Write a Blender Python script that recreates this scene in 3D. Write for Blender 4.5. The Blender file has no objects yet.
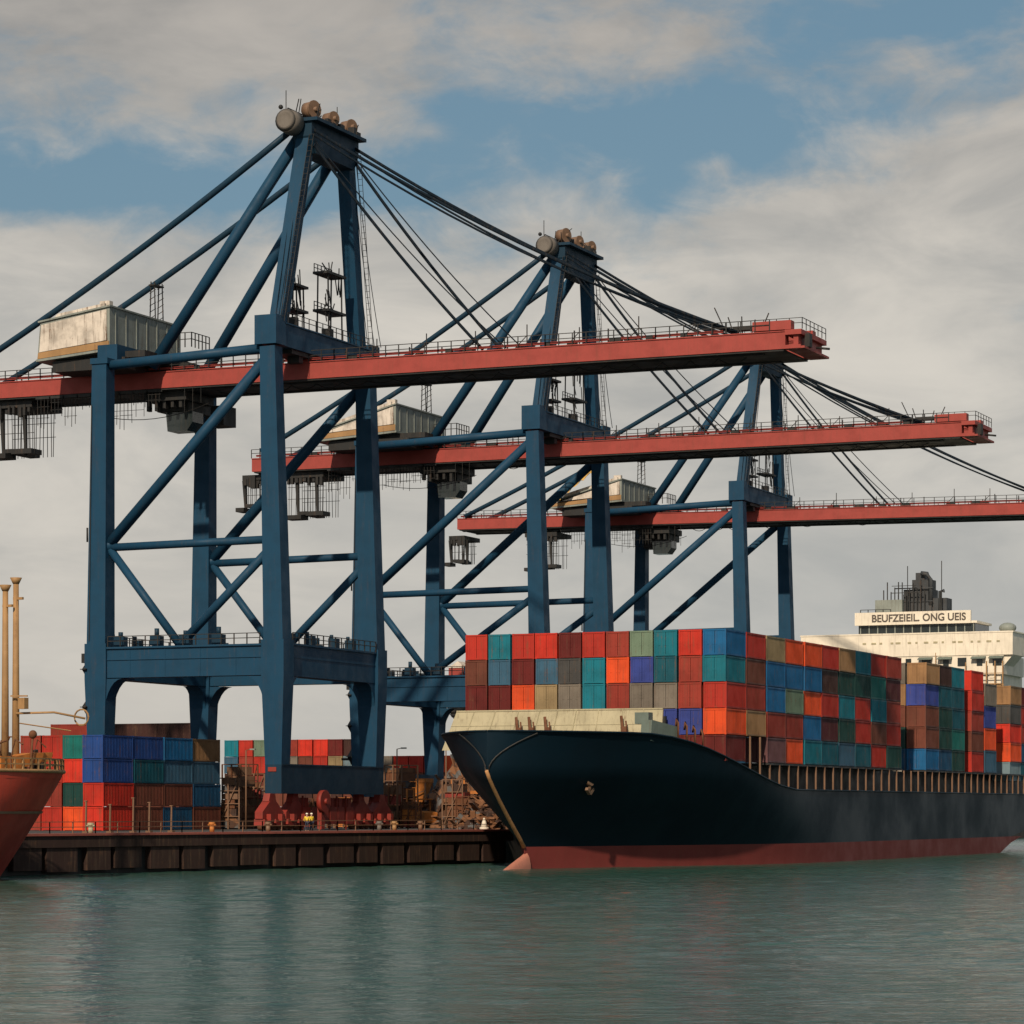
import bpy, math, random
from math import radians, sin, cos, pi
from mathutils import Vector, Matrix
random.seed(7)
S = bpy.context.scene
COL = S.collection

# ------------------------------------------------------------------ camera
AZ = math.atan2(0.393, 0.9195)          # view direction turned left of +Y (the rail direction)
cd = bpy.data.cameras.new('camera'); cam = bpy.data.objects.new('camera', cd); COL.objects.link(cam)
cam.location = (0, 0, 5.6)
cam.rotation_euler = (radians(90), 0, AZ)
cd.sensor_width = 36; cd.lens = 3000 / 1024 * 36
cd.shift_y = (810 - 512) / 1024
cd.clip_start = 1; cd.clip_end = 60000
S.camera = cam
S.render.resolution_x = S.render.resolution_y = 1024

# ------------------------------------------------------------------ light
SUN = Vector((0.11, -0.80, 0.58)).normalized()
sd = bpy.data.lights.new('sun', 'SUN'); sd.energy = 4.2; sd.angle = radians(1.0); sd.color = (1.0, 0.82, 0.62)
so = bpy.data.objects.new('sun', sd); COL.objects.link(so)
so.rotation_euler = SUN.to_track_quat('Z', 'Y').to_euler(); so.location = (-100, -50, 200)
S.view_settings.view_transform = 'Standard'; S.view_settings.look = 'None'
S.view_settings.exposure = 0.0; S.view_settings.gamma = 1.0
S.render.film_transparent = False

class NT:
    """small node-tree writer"""
    def __init__(s, tree): s.t = tree; s.n = tree.nodes; s.l = tree.links
    def new(s, typ, **kw):
        n = s.n.new(typ)
        for k, v in kw.items(): setattr(n, k, v)
        return n
    def put(s, sock, v):
        if isinstance(v, bpy.types.NodeSocket): s.l.new(v, sock)
        elif v is not None: sock.default_value = v
    def m(s, op, a, b=None, c=None, clamp=False):
        n = s.new('ShaderNodeMath', operation=op); n.use_clamp = clamp
        for i, v in enumerate((a, b, c)):
            if v is not None: s.put(n.inputs[i], v)
        return n.outputs[0]
    def mix(s, f, a, b, blend='MIX'):
        n = s.new('ShaderNodeMix', data_type='RGBA', blend_type=blend)
        s.put(n.inputs[0], f)
        for sock, v in ((n.inputs[6], a), (n.inputs[7], b)):
            s.put(sock, (*v, 1) if isinstance(v, tuple) and len(v) == 3 else v)
        return n.outputs[2]
    def noise(s, vec, scale, detail=4, rough=.5, dist=0.0):
        n = s.new('ShaderNodeTexNoise'); s.put(n.inputs['Vector'], vec)
        n.inputs['Scale'].default_value = scale; n.inputs['Detail'].default_value = detail
        n.inputs['Roughness'].default_value = rough; n.inputs['Distortion'].default_value = dist
        return n.outputs['Fac']
    def rng(s, v, a, b, c=0., d=1., smooth=True):
        n = s.new('ShaderNodeMapRange'); n.interpolation_type = 'SMOOTHSTEP' if smooth else 'LINEAR'
        s.put(n.inputs[0], v)
        for i, q in enumerate((a, b, c, d)): n.inputs[i + 1].default_value = q
        return n.outputs[0]
    def scale(s, vec, sc, loc=(0, 0, 0)):
        n = s.new('ShaderNodeMapping'); s.put(n.inputs[0], vec)
        n.inputs['Scale'].default_value = sc; n.inputs['Location'].default_value = loc
        return n.outputs[0]

W = bpy.data.worlds.new('World'); S.world = W; W.use_nodes = True
t = NT(W.node_tree); t.n.clear()
sky = t.new('ShaderNodeTexSky', sky_type='NISHITA'); sky.sun_disc = False
sky.sun_elevation = math.asin(SUN.z); sky.sun_rotation = math.atan2(SUN.x, SUN.y)
sky.air_density = 1.2; sky.dust_density = 1.5
geo = t.new('ShaderNodeTexCoord').outputs['Generated']
sep = t.new('ShaderNodeSeparateXYZ'); t.put(sep.inputs[0], geo)
az = t.m('ADD', t.m('ARCTAN2', sep.outputs[0], sep.outputs[1]), AZ)    # radians right of the view direction
el = t.m('ARCSINE', sep.outputs[2])
cmb = t.new('ShaderNodeCombineXYZ'); t.put(cmb.inputs[0], az); t.put(cmb.inputs[1], el)
uv = t.scale(cmb.outputs[0], (1.0, 1.9, 1.0))
n1 = t.noise(uv, 12, 8, .58, .55)
n2 = t.noise(t.scale(uv, (1, 1, 1), (3.1, 1.7, 0)), 34, 8, .60, .4)
def blob(px, py, rx, ry, amp):
    a0, e0 = (px - 512) / 3000, (810 - py) / 3000
    dx = t.m('DIVIDE', t.m('SUBTRACT', az, a0), rx / 3000); dy = t.m('DIVIDE', t.m('SUBTRACT', el, e0), ry / 3000)
    r2 = t.m('ADD', t.m('MULTIPLY', dx, dx), t.m('MULTIPLY', dy, dy))
    return t.m('MULTIPLY', t.m('EXPONENT', t.m('MULTIPLY', r2, -1.0)), amp)
cov = t.m('ADD', t.m('MULTIPLY', t.m('SUBTRACT', n1, .5), 1.25), t.m('MULTIPLY', t.m('SUBTRACT', n2, .5), .75))
cov = t.m('ADD', cov, .44)
for b in ((230, 50, 420, 80, .34), (600, 75, 130, 45, .22), (980, 215, 270, 90, .38), (40, 275, 190, 40, .22), (420, 140, 120, 18, .16), (180, 178, 90, 14, .14),
          (620, 150, 230, 50, -.38), (90, 205, 230, 34, -.40), (860, 40, 230, 50, -.26), (720, 110, 110, 60, -.20), (380, 200, 160, 25, -.10),
          (900, 75, 40, 22, .18), (705, 176, 30, 12, .28), (840, 12, 90, 16, .2)):
    cov = t.m('ADD', cov, blob(*b))
low = t.rng(el, .13, .215, .62, 0.0)                # overcast towards the horizon
cov = t.m('ADD', cov, low)
cloud = t.rng(cov, .20, .74)
shade = t.m('ADD', t.m('MULTIPLY', t.noise(t.scale(uv, (1, 1.5, 1), (7, 2, 0)), 12, 8, .58, .5), .75), t.m('MULTIPLY', n1, .25))
n_hi = t.rng(shade, .28, .72)
ccol = t.mix(n_hi, (.43, .42, .395), (.70, .65, .575))
hor = t.rng(el, .0, .17)
ccol = t.mix(hor, t.mix(.6, ccol, t.mix(t.rng(az, -.16, .12), (.57, .535, .485), (.40, .42, .42))), ccol)
ccol = t.mix(t.rng(el, .15, .285), ccol, t.mix(1.0, ccol, (.66, .65, .66), 'MULTIPLY'))
bg_sky = t.new('ShaderNodeBackground'); t.put(bg_sky.inputs[0], t.mix(.70, sky.outputs[0], (1.15, 2.25, 3.05))); bg_sky.inputs[1].default_value = .095
bg_cl = t.new('ShaderNodeBackground'); t.put(bg_cl.inputs[0], ccol); bg_cl.inputs[1].default_value = 1.0
mx = t.new('ShaderNodeMixShader'); t.put(mx.inputs[0], t.m('MULTIPLY', cloud, .94))
t.l.new(bg_sky.outputs[0], mx.inputs[1]); t.l.new(bg_cl.outputs[0], mx.inputs[2])
out = t.new('ShaderNodeOutputWorld'); t.l.new(mx.outputs[0], out.inputs[0])

# ------------------------------------------------------------------ materials
def lin(c): return tuple(((v / 255 + .055) / 1.055) ** 2.4 if v > 10 else v / 255 / 12.92 for v in c)
MAT = {}
def paint(name, col, rough=.5, wear=.35, rust=.0, metal=0., streak=.3, scale=.5, obj_color=False, spec=.4):
    """painted steel or concrete: broad tonal drift, vertical streaks, optional rust; follows the object"""
    m = bpy.data.materials.new(name); m.use_nodes = True
    t = NT(m.node_tree); bs = t.n['Principled BSDF']
    co = t.new('ShaderNodeTexCoord').outputs['Object']
    base = (*col, 1)
    if obj_color:
        oi = t.new('ShaderNodeObjectInfo'); base = oi.outputs['Color']
        add = t.new('ShaderNodeVectorMath', operation='ADD'); t.put(add.inputs[0], co)
        cb = t.new('ShaderNodeCombineXYZ'); rr = t.m('MULTIPLY', oi.outputs['Random'], 90.)
        t.put(cb.inputs[0], rr); t.put(cb.inputs[1], rr); t.put(add.inputs[1], cb.outputs[0]); co = add.outputs[0]
    broad = t.noise(co, scale, 5, .6)
    stv = t.scale(co, (3.2, 3.2, .22)); st = t.noise(stv, 1.0, 5, .65)
    dark = t.mix(1.0, base, (.55, .55, .55), 'MULTIPLY')
    c = t.mix(t.m('MULTIPLY', t.rng(broad, .35, .7), wear), base, dark)
    c = t.mix(t.m('MULTIPLY', t.rng(st, .48, .72), streak), c, t.mix(.6, dark, (.10, .075, .05)))
    if rust > 0:
        rn = t.m('ADD', t.m('MULTIPLY', st, .6), t.m('MULTIPLY', t.noise(co, scale * 5, 6, .7), .5))
        c = t.mix(t.m('MULTIPLY', t.rng(rn, .60, .72), rust), c, (.16, .065, .028))
    t.put(bs.inputs['Base Color'], c)
    t.put(bs.inputs['Roughness'], t.rng(broad, .3, .7, rough - .08, rough + .12))
    bs.inputs['Metallic'].default_value = metal; bs.inputs['Specular IOR Level'].default_value = spec
    bp = t.new('ShaderNodeBump'); bp.inputs['Strength'].default_value = .15; bp.inputs['Distance'].default_value = .05
    t.put(bp.inputs['Height'], t.noise(co, 2.2, 4, .6)); t.l.new(bp.outputs[0], bs.inputs['Normal'])
    MAT[name] = m; return m
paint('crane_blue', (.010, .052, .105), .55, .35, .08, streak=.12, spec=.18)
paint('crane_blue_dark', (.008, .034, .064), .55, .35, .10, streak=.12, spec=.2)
paint('girder_red', (.33, .060, .050), .55, .4, .10, streak=.2, spec=.25)
paint('bogie_red', (.26, .030, .020), .55, .6, .3)
paint('black_steel', (.016, .017, .018), .6, .4, .25)
paint('dark_cable', (.006, .012, .020), .8, .2, 0, spec=.08)
paint('house_grey', (.23, .26, .24), .6, .5, .25, streak=.5)
paint('house_white', (.66, .60, .53), .7, 1.0, .9, streak=1.0, scale=.55)
paint('tan_steel', (.36, .21, .09), .6, .5, .4)
paint('sheave_tan', (.20, .12, .075), .6, .6, .5)
paint('concrete', (.16, .145, .13), .9, .6, .0)
paint('quay_rust', (.034, .016, .012), .85, .8, .35, scale=.35, streak=.6)
paint('quay_cap', (.30, .085, .065), .8, .6, .25)
paint('tarmac', (.055, .052, .05), .95, .5)
paint('hull_navy', (.0045, .0155, .027), .5, .5, .0, scale=.12, streak=0, spec=.14)
paint('boot_red', (.17, .033, .029), .6, .35, .06, scale=.3, streak=.15, spec=.2)
paint('stem_tan', (.46, .24, .10), .6, .5, .4)
paint('bulb_pink', (.50, .20, .14), .6, .4, .1)
paint('funnel_grey', (.045, .052, .060), .6, .5, .2)
paint('faded_letter', (.10, .085, .075), .7, .4, 0)
paint('cream', (.42, .38, .25), .65, .45, .35, streak=.45)
paint('white_paint', (.82, .76, .64), .6, .3, .12, streak=.3)
paint('grey_green', (.13, .17, .15), .6, .5, .2)
paint('rust', (.15, .060, .028), .8, .6, .5, scale=1.3)
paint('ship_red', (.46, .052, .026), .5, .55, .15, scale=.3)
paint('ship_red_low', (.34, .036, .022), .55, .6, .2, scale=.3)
paint('orange', (.52, .18, .035), .7, .8, .4, scale=1.)
paint('hi_vis', (.75, .55, .04), .7, .3, 0)
paint('trousers', (.02, .03, .06), .8, .3, 0)
paint('skin', (.42, .24, .16), .6, .2, 0)
paint('glass_dark', (.02, .028, .03), .12, .1, 0, spec=.6)
paint('yellow_sheet', (.66, .40, .10), .7, .6, .1, scale=1.)
paint('tyre', (.015, .015, .015), .9, .2, 0)
paint('rusty_post', (.19, .105, .062), .7, .6, .5)
paint('container_paint', (.5, .5, .5), .58, .60, .42, streak=.36, scale=.45, obj_color=True, spec=.25)

def scrap_material():
    m = bpy.data.materials.new('scrap'); m.use_nodes = True
    t = NT(m.node_tree); bs = t.n['Principled BSDF']
    co = t.new('ShaderNodeTexCoord').outputs['Object']
    v = t.new('ShaderNodeTexVoronoi'); t.put(v.inputs['Vector'], co); v.inputs['Scale'].default_value = 1.1
    hs = t.new('ShaderNodeSeparateColor'); t.put(hs.inputs[0], v.outputs['Color'])
    c = t.mix(t.rng(hs.outputs[0], .1, .9), (.045, .022, .015), (.19, .085, .038))
    c = t.mix(t.rng(hs.outputs[1], .75, .9), c, (.10, .10, .10))
    t.put(bs.inputs['Base Color'], c); bs.inputs['Roughness'].default_value = .85
    MAT['scrap'] = m
scrap_material()

def water_material():
    m = bpy.data.materials.new('sea_water'); m.use_nodes = True
    t = NT(m.node_tree); bs = t.n['Principled BSDF']
    co = t.new('ShaderNodeNewGeometry').outputs['Position']
    rot = t.new('ShaderNodeMapping'); t.put(rot.inputs[0], co); rot.inputs['Rotation'].default_value = (0, 0, -AZ)
    co = rot.outputs[0]
    big = t.noise(t.scale(co, (.35, 1, 1)), .05, 3, .5)
    a = t.noise(t.scale(co, (.42, 1, 1)), .33, 4, .6, .4)
    b = t.noise(t.scale(co, (.5, 1, 1)), 1.35, 3, .6, .5)
    h = t.m('ADD', t.m('MULTIPLY', a, .35), t.m('MULTIPLY', b, .80))
    h = t.m('MULTIPLY', h, t.rng(big, .3, .7, .55, 1.1))
    bp = t.new('ShaderNodeBump'); bp.inputs['Strength'].default_value = 1.0; bp.inputs['Distance'].default_value = .35
    t.put(bp.inputs['Height'], h); t.l.new(bp.outputs[0], bs.inputs['Normal'])
    bs.inputs['Base Color'].default_value = (.026, .072, .056, 1)
    bs.inputs['Roughness'].default_value = .16; bs.inputs['IOR'].default_value = 1.33; bs.inputs['Specular IOR Level'].default_value = .38
    MAT['sea_water'] = m
water_material()

# ------------------------------------------------------------------ mesh helpers
class MB:
    def __init__(s): s.v = []; s.f = []; s.sm = []
    def add(s, vs, fs, smooth=False):
        o = len(s.v); s.v += [tuple(v) for v in vs]
        s.f += [tuple(i + o for i in f) for f in fs]; s.sm += [smooth] * len(fs); return s
    def box(s, c, d):
        x, y, z = c; a, b, e = d[0] / 2, d[1] / 2, d[2] / 2
        return s.add([(x + i * a, y + j * b, z + k * e) for k in (-1, 1) for j in (-1, 1) for i in (-1, 1)],
                     [(0, 2, 3, 1), (4, 5, 7, 6), (0, 1, 5, 4), (2, 6, 7, 3), (0, 4, 6, 2), (1, 3, 7, 5)])
    def span(s, x0, x1, y0, y1, z0, z1): return s.box(((x0 + x1) / 2, (y0 + y1) / 2, (z0 + z1) / 2), (abs(x1 - x0), abs(y1 - y0), abs(z1 - z0)))
    def frame(s, p, q, up):
        p, q = Vector(p), Vector(q); d = (q - p).normalized(); up = Vector(up)
        if abs(d.dot(up)) > .97: up = Vector((0, 1, 0)) if abs(d.y) < .9 else Vector((1, 0, 0))
        r = d.cross(up).normalized(); return p, q, r, r.cross(d).normalized()
    def beam(s, p, q, w, h, w2=None, h2=None, up=(0, 0, 1)):
        p, q, r, u = s.frame(p, q, up); w2 = w if w2 is None else w2; h2 = h if h2 is None else h2
        vs = [p + r * (i * w / 2) + u * (j * h / 2) for i, j in ((-1, -1), (1, -1), (1, 1), (-1, 1))] + \
             [q + r * (i * w2 / 2) + u * (j * h2 / 2) for i, j in ((-1, -1), (1, -1), (1, 1), (-1, 1))]
        return s.add(vs, [(3, 2, 1, 0), (4, 5, 6, 7), (0, 1, 5, 4), (1, 2, 6, 5), (2, 3, 7, 6), (3, 0, 4, 7)])
    def tube(s, p, q, r, r2=None, n=10): return s.path([p, q], r, r2, n)
    def path(s, pts, r, r2=None, n=8):
        pts = [Vector(p) for p in pts]; r2 = r if r2 is None else r2; vs = []; m = len(pts)
        for i, p in enumerate(pts):
            d = pts[min(i + 1, m - 1)] - pts[max(i - 1, 0)]
            _, _, a, b = s.frame((0, 0, 0), d, (0, 0, 1)); rr = r + (r2 - r) * i / (m - 1)
            vs += [p + a * (cos(2 * pi * k / n) * rr) + b * (sin(2 * pi * k / n) * rr) for k in range(n)]
        fs = [(i * n + k, i * n + (k + 1) % n, (i + 1) * n + (k + 1) % n, (i + 1) * n + k) for i in range(m - 1) for k in range(n)]
        s.add(vs, fs, n > 5)
        o = len(s.v) - len(vs)
        s.f += [tuple(o + k for k in reversed(range(n))), tuple(o + (m - 1) * n + k for k in range(n))]; s.sm += [False, False]
        return s
    def prism(s, poly, a, b, axis='y'):
        f = {'y': lambda u, v, w: (u, w, v), 'x': lambda u, v, w: (w, u, v), 'z': lambda u, v, w: (u, v, w)}[axis]
        n = len(poly); vs = [f(u, v, a) for u, v in poly] + [f(u, v, b) for u, v in poly]
        return s.add(vs, [tuple(range(n)), tuple(reversed(range(n, 2 * n)))] + [(i, (i + 1) % n, n + (i + 1) % n, n + i) for i in range(n)])
    def ball(s, c, r, n=12, m=8):
        r = r if isinstance(r, tuple) else (r, r, r); vs = []
        for i in range(m + 1):
            th = pi * i / m
            vs += [(c[0] + r[0] * sin(th) * cos(2 * pi * k / n), c[1] + r[1] * sin(th) * sin(2 * pi * k / n), c[2] + r[2] * cos(th)) for k in range(n)]
        return s.add(vs, [(i * n + k, (i + 1) * n + k, (i + 1) * n + (k + 1) % n, i * n + (k + 1) % n) for i in range(m) for k in range(n)], True)
    def build(s, name, mat, parent=None, loc=None):
        me = bpy.data.meshes.new(name); me.from_pydata(s.v, [], s.f); me.validate()
        import bmesh
        bm = bmesh.new(); bm.from_mesh(me)
        for fc, sm in zip(bm.faces, s.sm if len(s.sm) == len(bm.faces) else [False] * len(bm.faces)): fc.smooth = sm
        bmesh.ops.recalc_face_normals(bm, faces=bm.faces); bm.to_mesh(me); bm.free()
        me.materials.append(MAT[mat] if isinstance(mat, str) else mat)
        o = bpy.data.objects.new(name, me); COL.objects.link(o)
        if parent: o.parent = parent
        if loc: o.location = loc
        return o
def tag(o, label=None, cat=None, group=None, kind=None):
    for k, v in (('label', label), ('category', cat), ('group', group), ('kind', kind)):
        if v: o[k] = v
    return o
def empty(name, loc, label, cat, group=None, rz=0):
    o = bpy.data.objects.new(name, None); COL.objects.link(o); o.location = loc; o.rotation_euler = (0, 0, rz); o.empty_display_size = .5
    return tag(o, label, cat, group)
def copy_tree(o, parent=None):
    c = o.copy(); COL.objects.link(c)
    if parent: c.parent = parent
    for ch in list(o.children): copy_tree(ch, c)
    return c
def railing(mb, pts, h=1.1, step=2.0, r=.035):
    for p, q in zip(pts, pts[1:]):
        p, q = Vector(p), Vector(q); L = (q - p).length; n = max(1, int(L / step))
        for k in range(n + 1):
            a = p.lerp(q, k / n); mb.beam(a, a + Vector((0, 0, h)), r * 2, r * 2)
        for f in (1.0, .55): mb.beam(p + Vector((0, 0, h * f)), q + Vector((0, 0, h * f)), r * 1.6, r * 1.6)
def sag(p, q, d, n=10):
    p, q = Vector(p), Vector(q)
    return [p.lerp(q, i / n) - Vector((0, 0, d * 4 * (i / n) * (1 - i / n))) for i in range(n + 1)]

# ------------------------------------------------------------------ setting: water, quay
import numpy as np
def make_water():
    rng = np.random.default_rng(11)
    U0, U1, V0, V1, st = -105., 105., 52., 430., .5
    nu, nv = int((U1 - U0) / st) + 1, int((V1 - V0) / st) + 1
    u, v = np.meshgrid(np.linspace(U0, U1, nu), np.linspace(V0, V1, nv)); z = np.zeros_like(u)
    for k in range(46):
        lam = 1.1 * (7 / 1.1) ** rng.random(); a = rng.normal(1.35, .55); kk = 2 * np.pi / lam
        z += .0036 * lam ** .6 * np.sin(kk * (u * np.cos(a) + v * np.sin(a)) + rng.random() * 6.28 + 1.2 * np.sin(.05 * u + .031 * v * (1 + rng.random())))
    patch = .75 + .35 * np.sin(u * .043 + 1.1 * np.sin(v * .021)) * np.sin(v * .052 + .7)
    fade = np.clip(np.minimum.reduce([u - U0, U1 - u, v - V0, V1 - v]) / 25., 0, 1)
    z = z * patch * fade
    c, d = cos(AZ), sin(AZ)
    co = np.stack([u * c - v * d, u * d + v * c, z], -1).reshape(-1, 3)
    i = np.arange(nv - 1)[:, None] * nu + np.arange(nu - 1)[None, :]
    quads = np.stack([i, i + 1, i + 1 + nu, i + nu], -1).reshape(-1, 4)
    far = [(-9000, -400), (9000, -400), (9000, 20000), (-9000, 20000)]
    vs = [tuple(p) for p in co.tolist()]; n = len(vs)
    for x, y in far: vs.append((x * c - y * d, x * d + y * c, 0))
    cr = [0, nu - 1, nu * nv - 1, nu * (nv - 1)]
    fs = [tuple(q) for q in quads.tolist()]
    bot = list(range(0, nu)); top = list(range(nu * (nv - 1), nu * nv)); lef = [nu * k for k in range(nv)]; rig = [nu * k + nu - 1 for k in range(nv)]
    fs += [tuple([n, n + 1] + bot[::-1]), tuple([n + 1, n + 2] + rig[::-1]), tuple([n + 2, n + 3] + top), tuple([n + 3, n] + lef)]
    me = bpy.data.meshes.new('water'); me.from_pydata(vs, [], fs); me.shade_smooth(); me.materials.append(MAT['sea_water'])
    o = bpy.data.objects.new('water', me); COL.objects.link(o); return o
tag(make_water(), kind='structure')

QZ = 3.5
A = Vector((-147.5, 176.0)); B = Vector((-126.1, 291.9))              # quay face: left of the frame -> the corner by the bow
edge = [A, B, Vector((-129.2, 300)), Vector((-141, 560))]
land = [tuple(p) for p in edge] + [(-141, 640), (-700, 640), (-700, 150), (-300, 150)]
g = MB(); n = len(land)
g.add([(x, y, -4) for x, y in land] + [(x, y, QZ - .02) for x, y in land],
      [tuple(range(n, 2 * n))] + [(i, (i + 1) % n, n + (i + 1) % n, n + i) for i in range(n)])
tag(g.build('quay_ground', 'tarmac'), kind='structure')

d_ = (B - A).normalized(); nrm = Vector((d_.y, -d_.x)); L_ = (B - A).length
qw = empty('quay_wall', (A.x, A.y, 0), 'long low dark rusty quay wall with recessed bays above the water', 'quay wall')
def q3(s, o, z): p = d_ * s + nrm * o; return (p.x, p.y, z)
def qbox(mb, s0, s1, o0, o1, z0, z1):
    mb.add([q3(s, o, z) for z in (z0, z1) for o in (o0, o1) for s in (s0, s1)],
           [(0, 2, 3, 1), (4, 5, 7, 6), (0, 1, 5, 4), (2, 6, 7, 3), (0, 4, 6, 2), (1, 3, 7, 5)])
m = MB(); qbox(m, 0, L_ + .5, .02, .35, -3, 2.4); m.build('back_wall', 'black_steel', qw)
m = MB(); qbox(m, 0, L_ + .7, .02, 1.15, 2.35, 3.36); m.build('fascia', 'quay_rust', qw)
m = MB(); qbox(m, 0, L_ + .8, -1.2, 1.3, 3.36, 3.56); m.build('cap', 'quay_cap', qw)
s = 2.0; k = 0
while s < L_ - 3:
    wd = 3.5 + .5 * sin(k * 2.1)
    m = MB(); qbox(m, s, s + wd, .35, 1.0, .35 + .12 * sin(k * 1.7), 2.35); m.build('facing_panel', 'quay_rust', qw)
    s += wd + .95 + .35 * sin(k * 3.3); k += 1
m = MB(); s = 0
pts = [q3(L_ * i / 20, .6, QZ + .06) for i in range(21)]
railing(m, pts, 1.0, 2.2, .04); m.build('railing', 'rusty_post', qw)

# ------------------------------------------------------------------ containers
CM = {}
def container_mesh(L, H, rot=False):
    """origin at the bottom centre, length along Y: frame, corrugated sides, door end towards -Y"""
    key = (L, H)
    if key in CM: return CM[key]
    mb = MB(); wd = 2.41; hw, hl = wd / 2, L / 2; p = .16
    for sx in (-1, 1):
        for sy in (-1, 1): mb.box((sx * (hw - p / 2), sy * (hl - p / 2), H / 2), (p, p, H))
        for z in (p / 2 + .035, H - p / 2 - .015): mb.box((sx * (hw - p / 2), 0, z), (p, L - 2 * p, p))
    for sy in (-1, 1):
        for z in (p / 2 + .035, H - p / 2 - .015): mb.box((0, sy * (hl - p / 2), z), (wd - 2 * p, p, p))
    def corr(a, b, fn, per):
        n = max(4, int(round((b - a) / per))); st = (b - a) / n; pr = []
        for i in range(n):
            o = a + i * st; pr += [(o, 0), (o + st * .3, 0), (o + st * .5, -.045), (o + st * .8, -.045)]
        pr.append((b, 0))
        vs = [fn(u, d, p) for u, d in pr] + [fn(u, d, H - p) for u, d in pr]; N = len(pr)
        mb.add(vs, [(i, i + 1, N + i + 1, N + i) for i in range(N - 1)])
    e = .022
    corr(-hl + p, hl - p, lambda u, d, z: (hw - e + d, u, z), .30)
    corr(-hl + p, hl - p, lambda u, d, z: (-hw + e - d, u, z), .30)
    corr(-hw + p, hw - p, lambda u, d, z: (u, hl - e + d, z), .28)
    mb.box((0, 0, H - .035), (wd - .06, L - .06, .03)); mb.box((0, 0, .08), (wd - .06, L - .06, .03))
    for sx in (-1, 1):                                    # door leaves, lock rods, hinges
        mb.box((sx * .535, -hl + .07, H / 2), (1.03, .05, H - 2 * p - .03))
        for o in (.25, .80):
            mb.tube((sx * o, -hl + .035, .1), (sx * o, -hl + .035, H - .1), .016, n=5)
            mb.box((sx * (o - .1), -hl + .035, H * .42), (.2, .02, .04))
    for sx in (-1, 1):
        for sy in (-1, 1):
            for z in (.06, H - .06): mb.box((sx * (hw - .085), sy * (hl - .085), z), (.18, .18, .125))
    o = mb.build('cargo_container', 'container_paint'); me = o.data; bpy.data.objects.remove(o)
    CM[key] = me; return me
PAL = {'red': (178, 48, 36), 'bright red': (205, 52, 36), 'orange': (232, 84, 38), 'teal': (18, 116, 134), 'dark teal': (10, 84, 100), 'blue': (20, 98, 150),
       'violet blue': (56, 72, 150), 'royal blue': (34, 72, 140), 'dark red': (104, 32, 30), 'brick red': (150, 56, 44), 'grey': (122, 114, 104), 'beige': (152, 132, 98),
       'tan': (160, 122, 84), 'grey green': (112, 134, 114), 'brown': (112, 62, 48), 'dark brown': (70, 44, 40), 'dark blue': (26, 78, 114), 'steel blue': (58, 98, 124),
       'dark green': (24, 66, 62), 'sea green': (20, 110, 104), 'maroon': (84, 36, 42), 'mauve': (112, 76, 80), 'dark grey': (76, 76, 76), 'pale blue': (112, 134, 144)}
NC = [0]
def container(x, y, z, colour, label, group, L=6.06, H=2.59, rz=0.0, jig=.04):
    """x,y = centre; z = bottom"""
    o = bpy.data.objects.new('cargo_container', container_mesh(L, H)); COL.objects.link(o)
    c = lin(PAL[colour]); v = random.uniform(.86, 1.08)
    g_ = .3 * c[0] + .59 * c[1] + .11 * c[2]; c = [max(.004, (g_ + (q - g_) * 1.0) * .90) for q in c]
    o.color = (min(.72, c[0] * v), c[1] * v, c[2] * v, 1)
    o.location = (x + random.uniform(-jig, jig), y + random.uniform(-jig, jig), z)
    o.rotation_euler = (0, 0, rz)
    tag(o, label, 'shipping container', group); NC[0] += 1
    return o
ORD = ['zeroth', 'first', 'second', 'third', 'fourth', 'fifth', 'sixth', 'seventh', 'eighth', 'ninth', 'tenth', 'eleventh', 'twelfth', 'thirteenth', 'fourteenth',
       'fifteenth', 'sixteenth', 'seventeenth', 'eighteenth']

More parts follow.
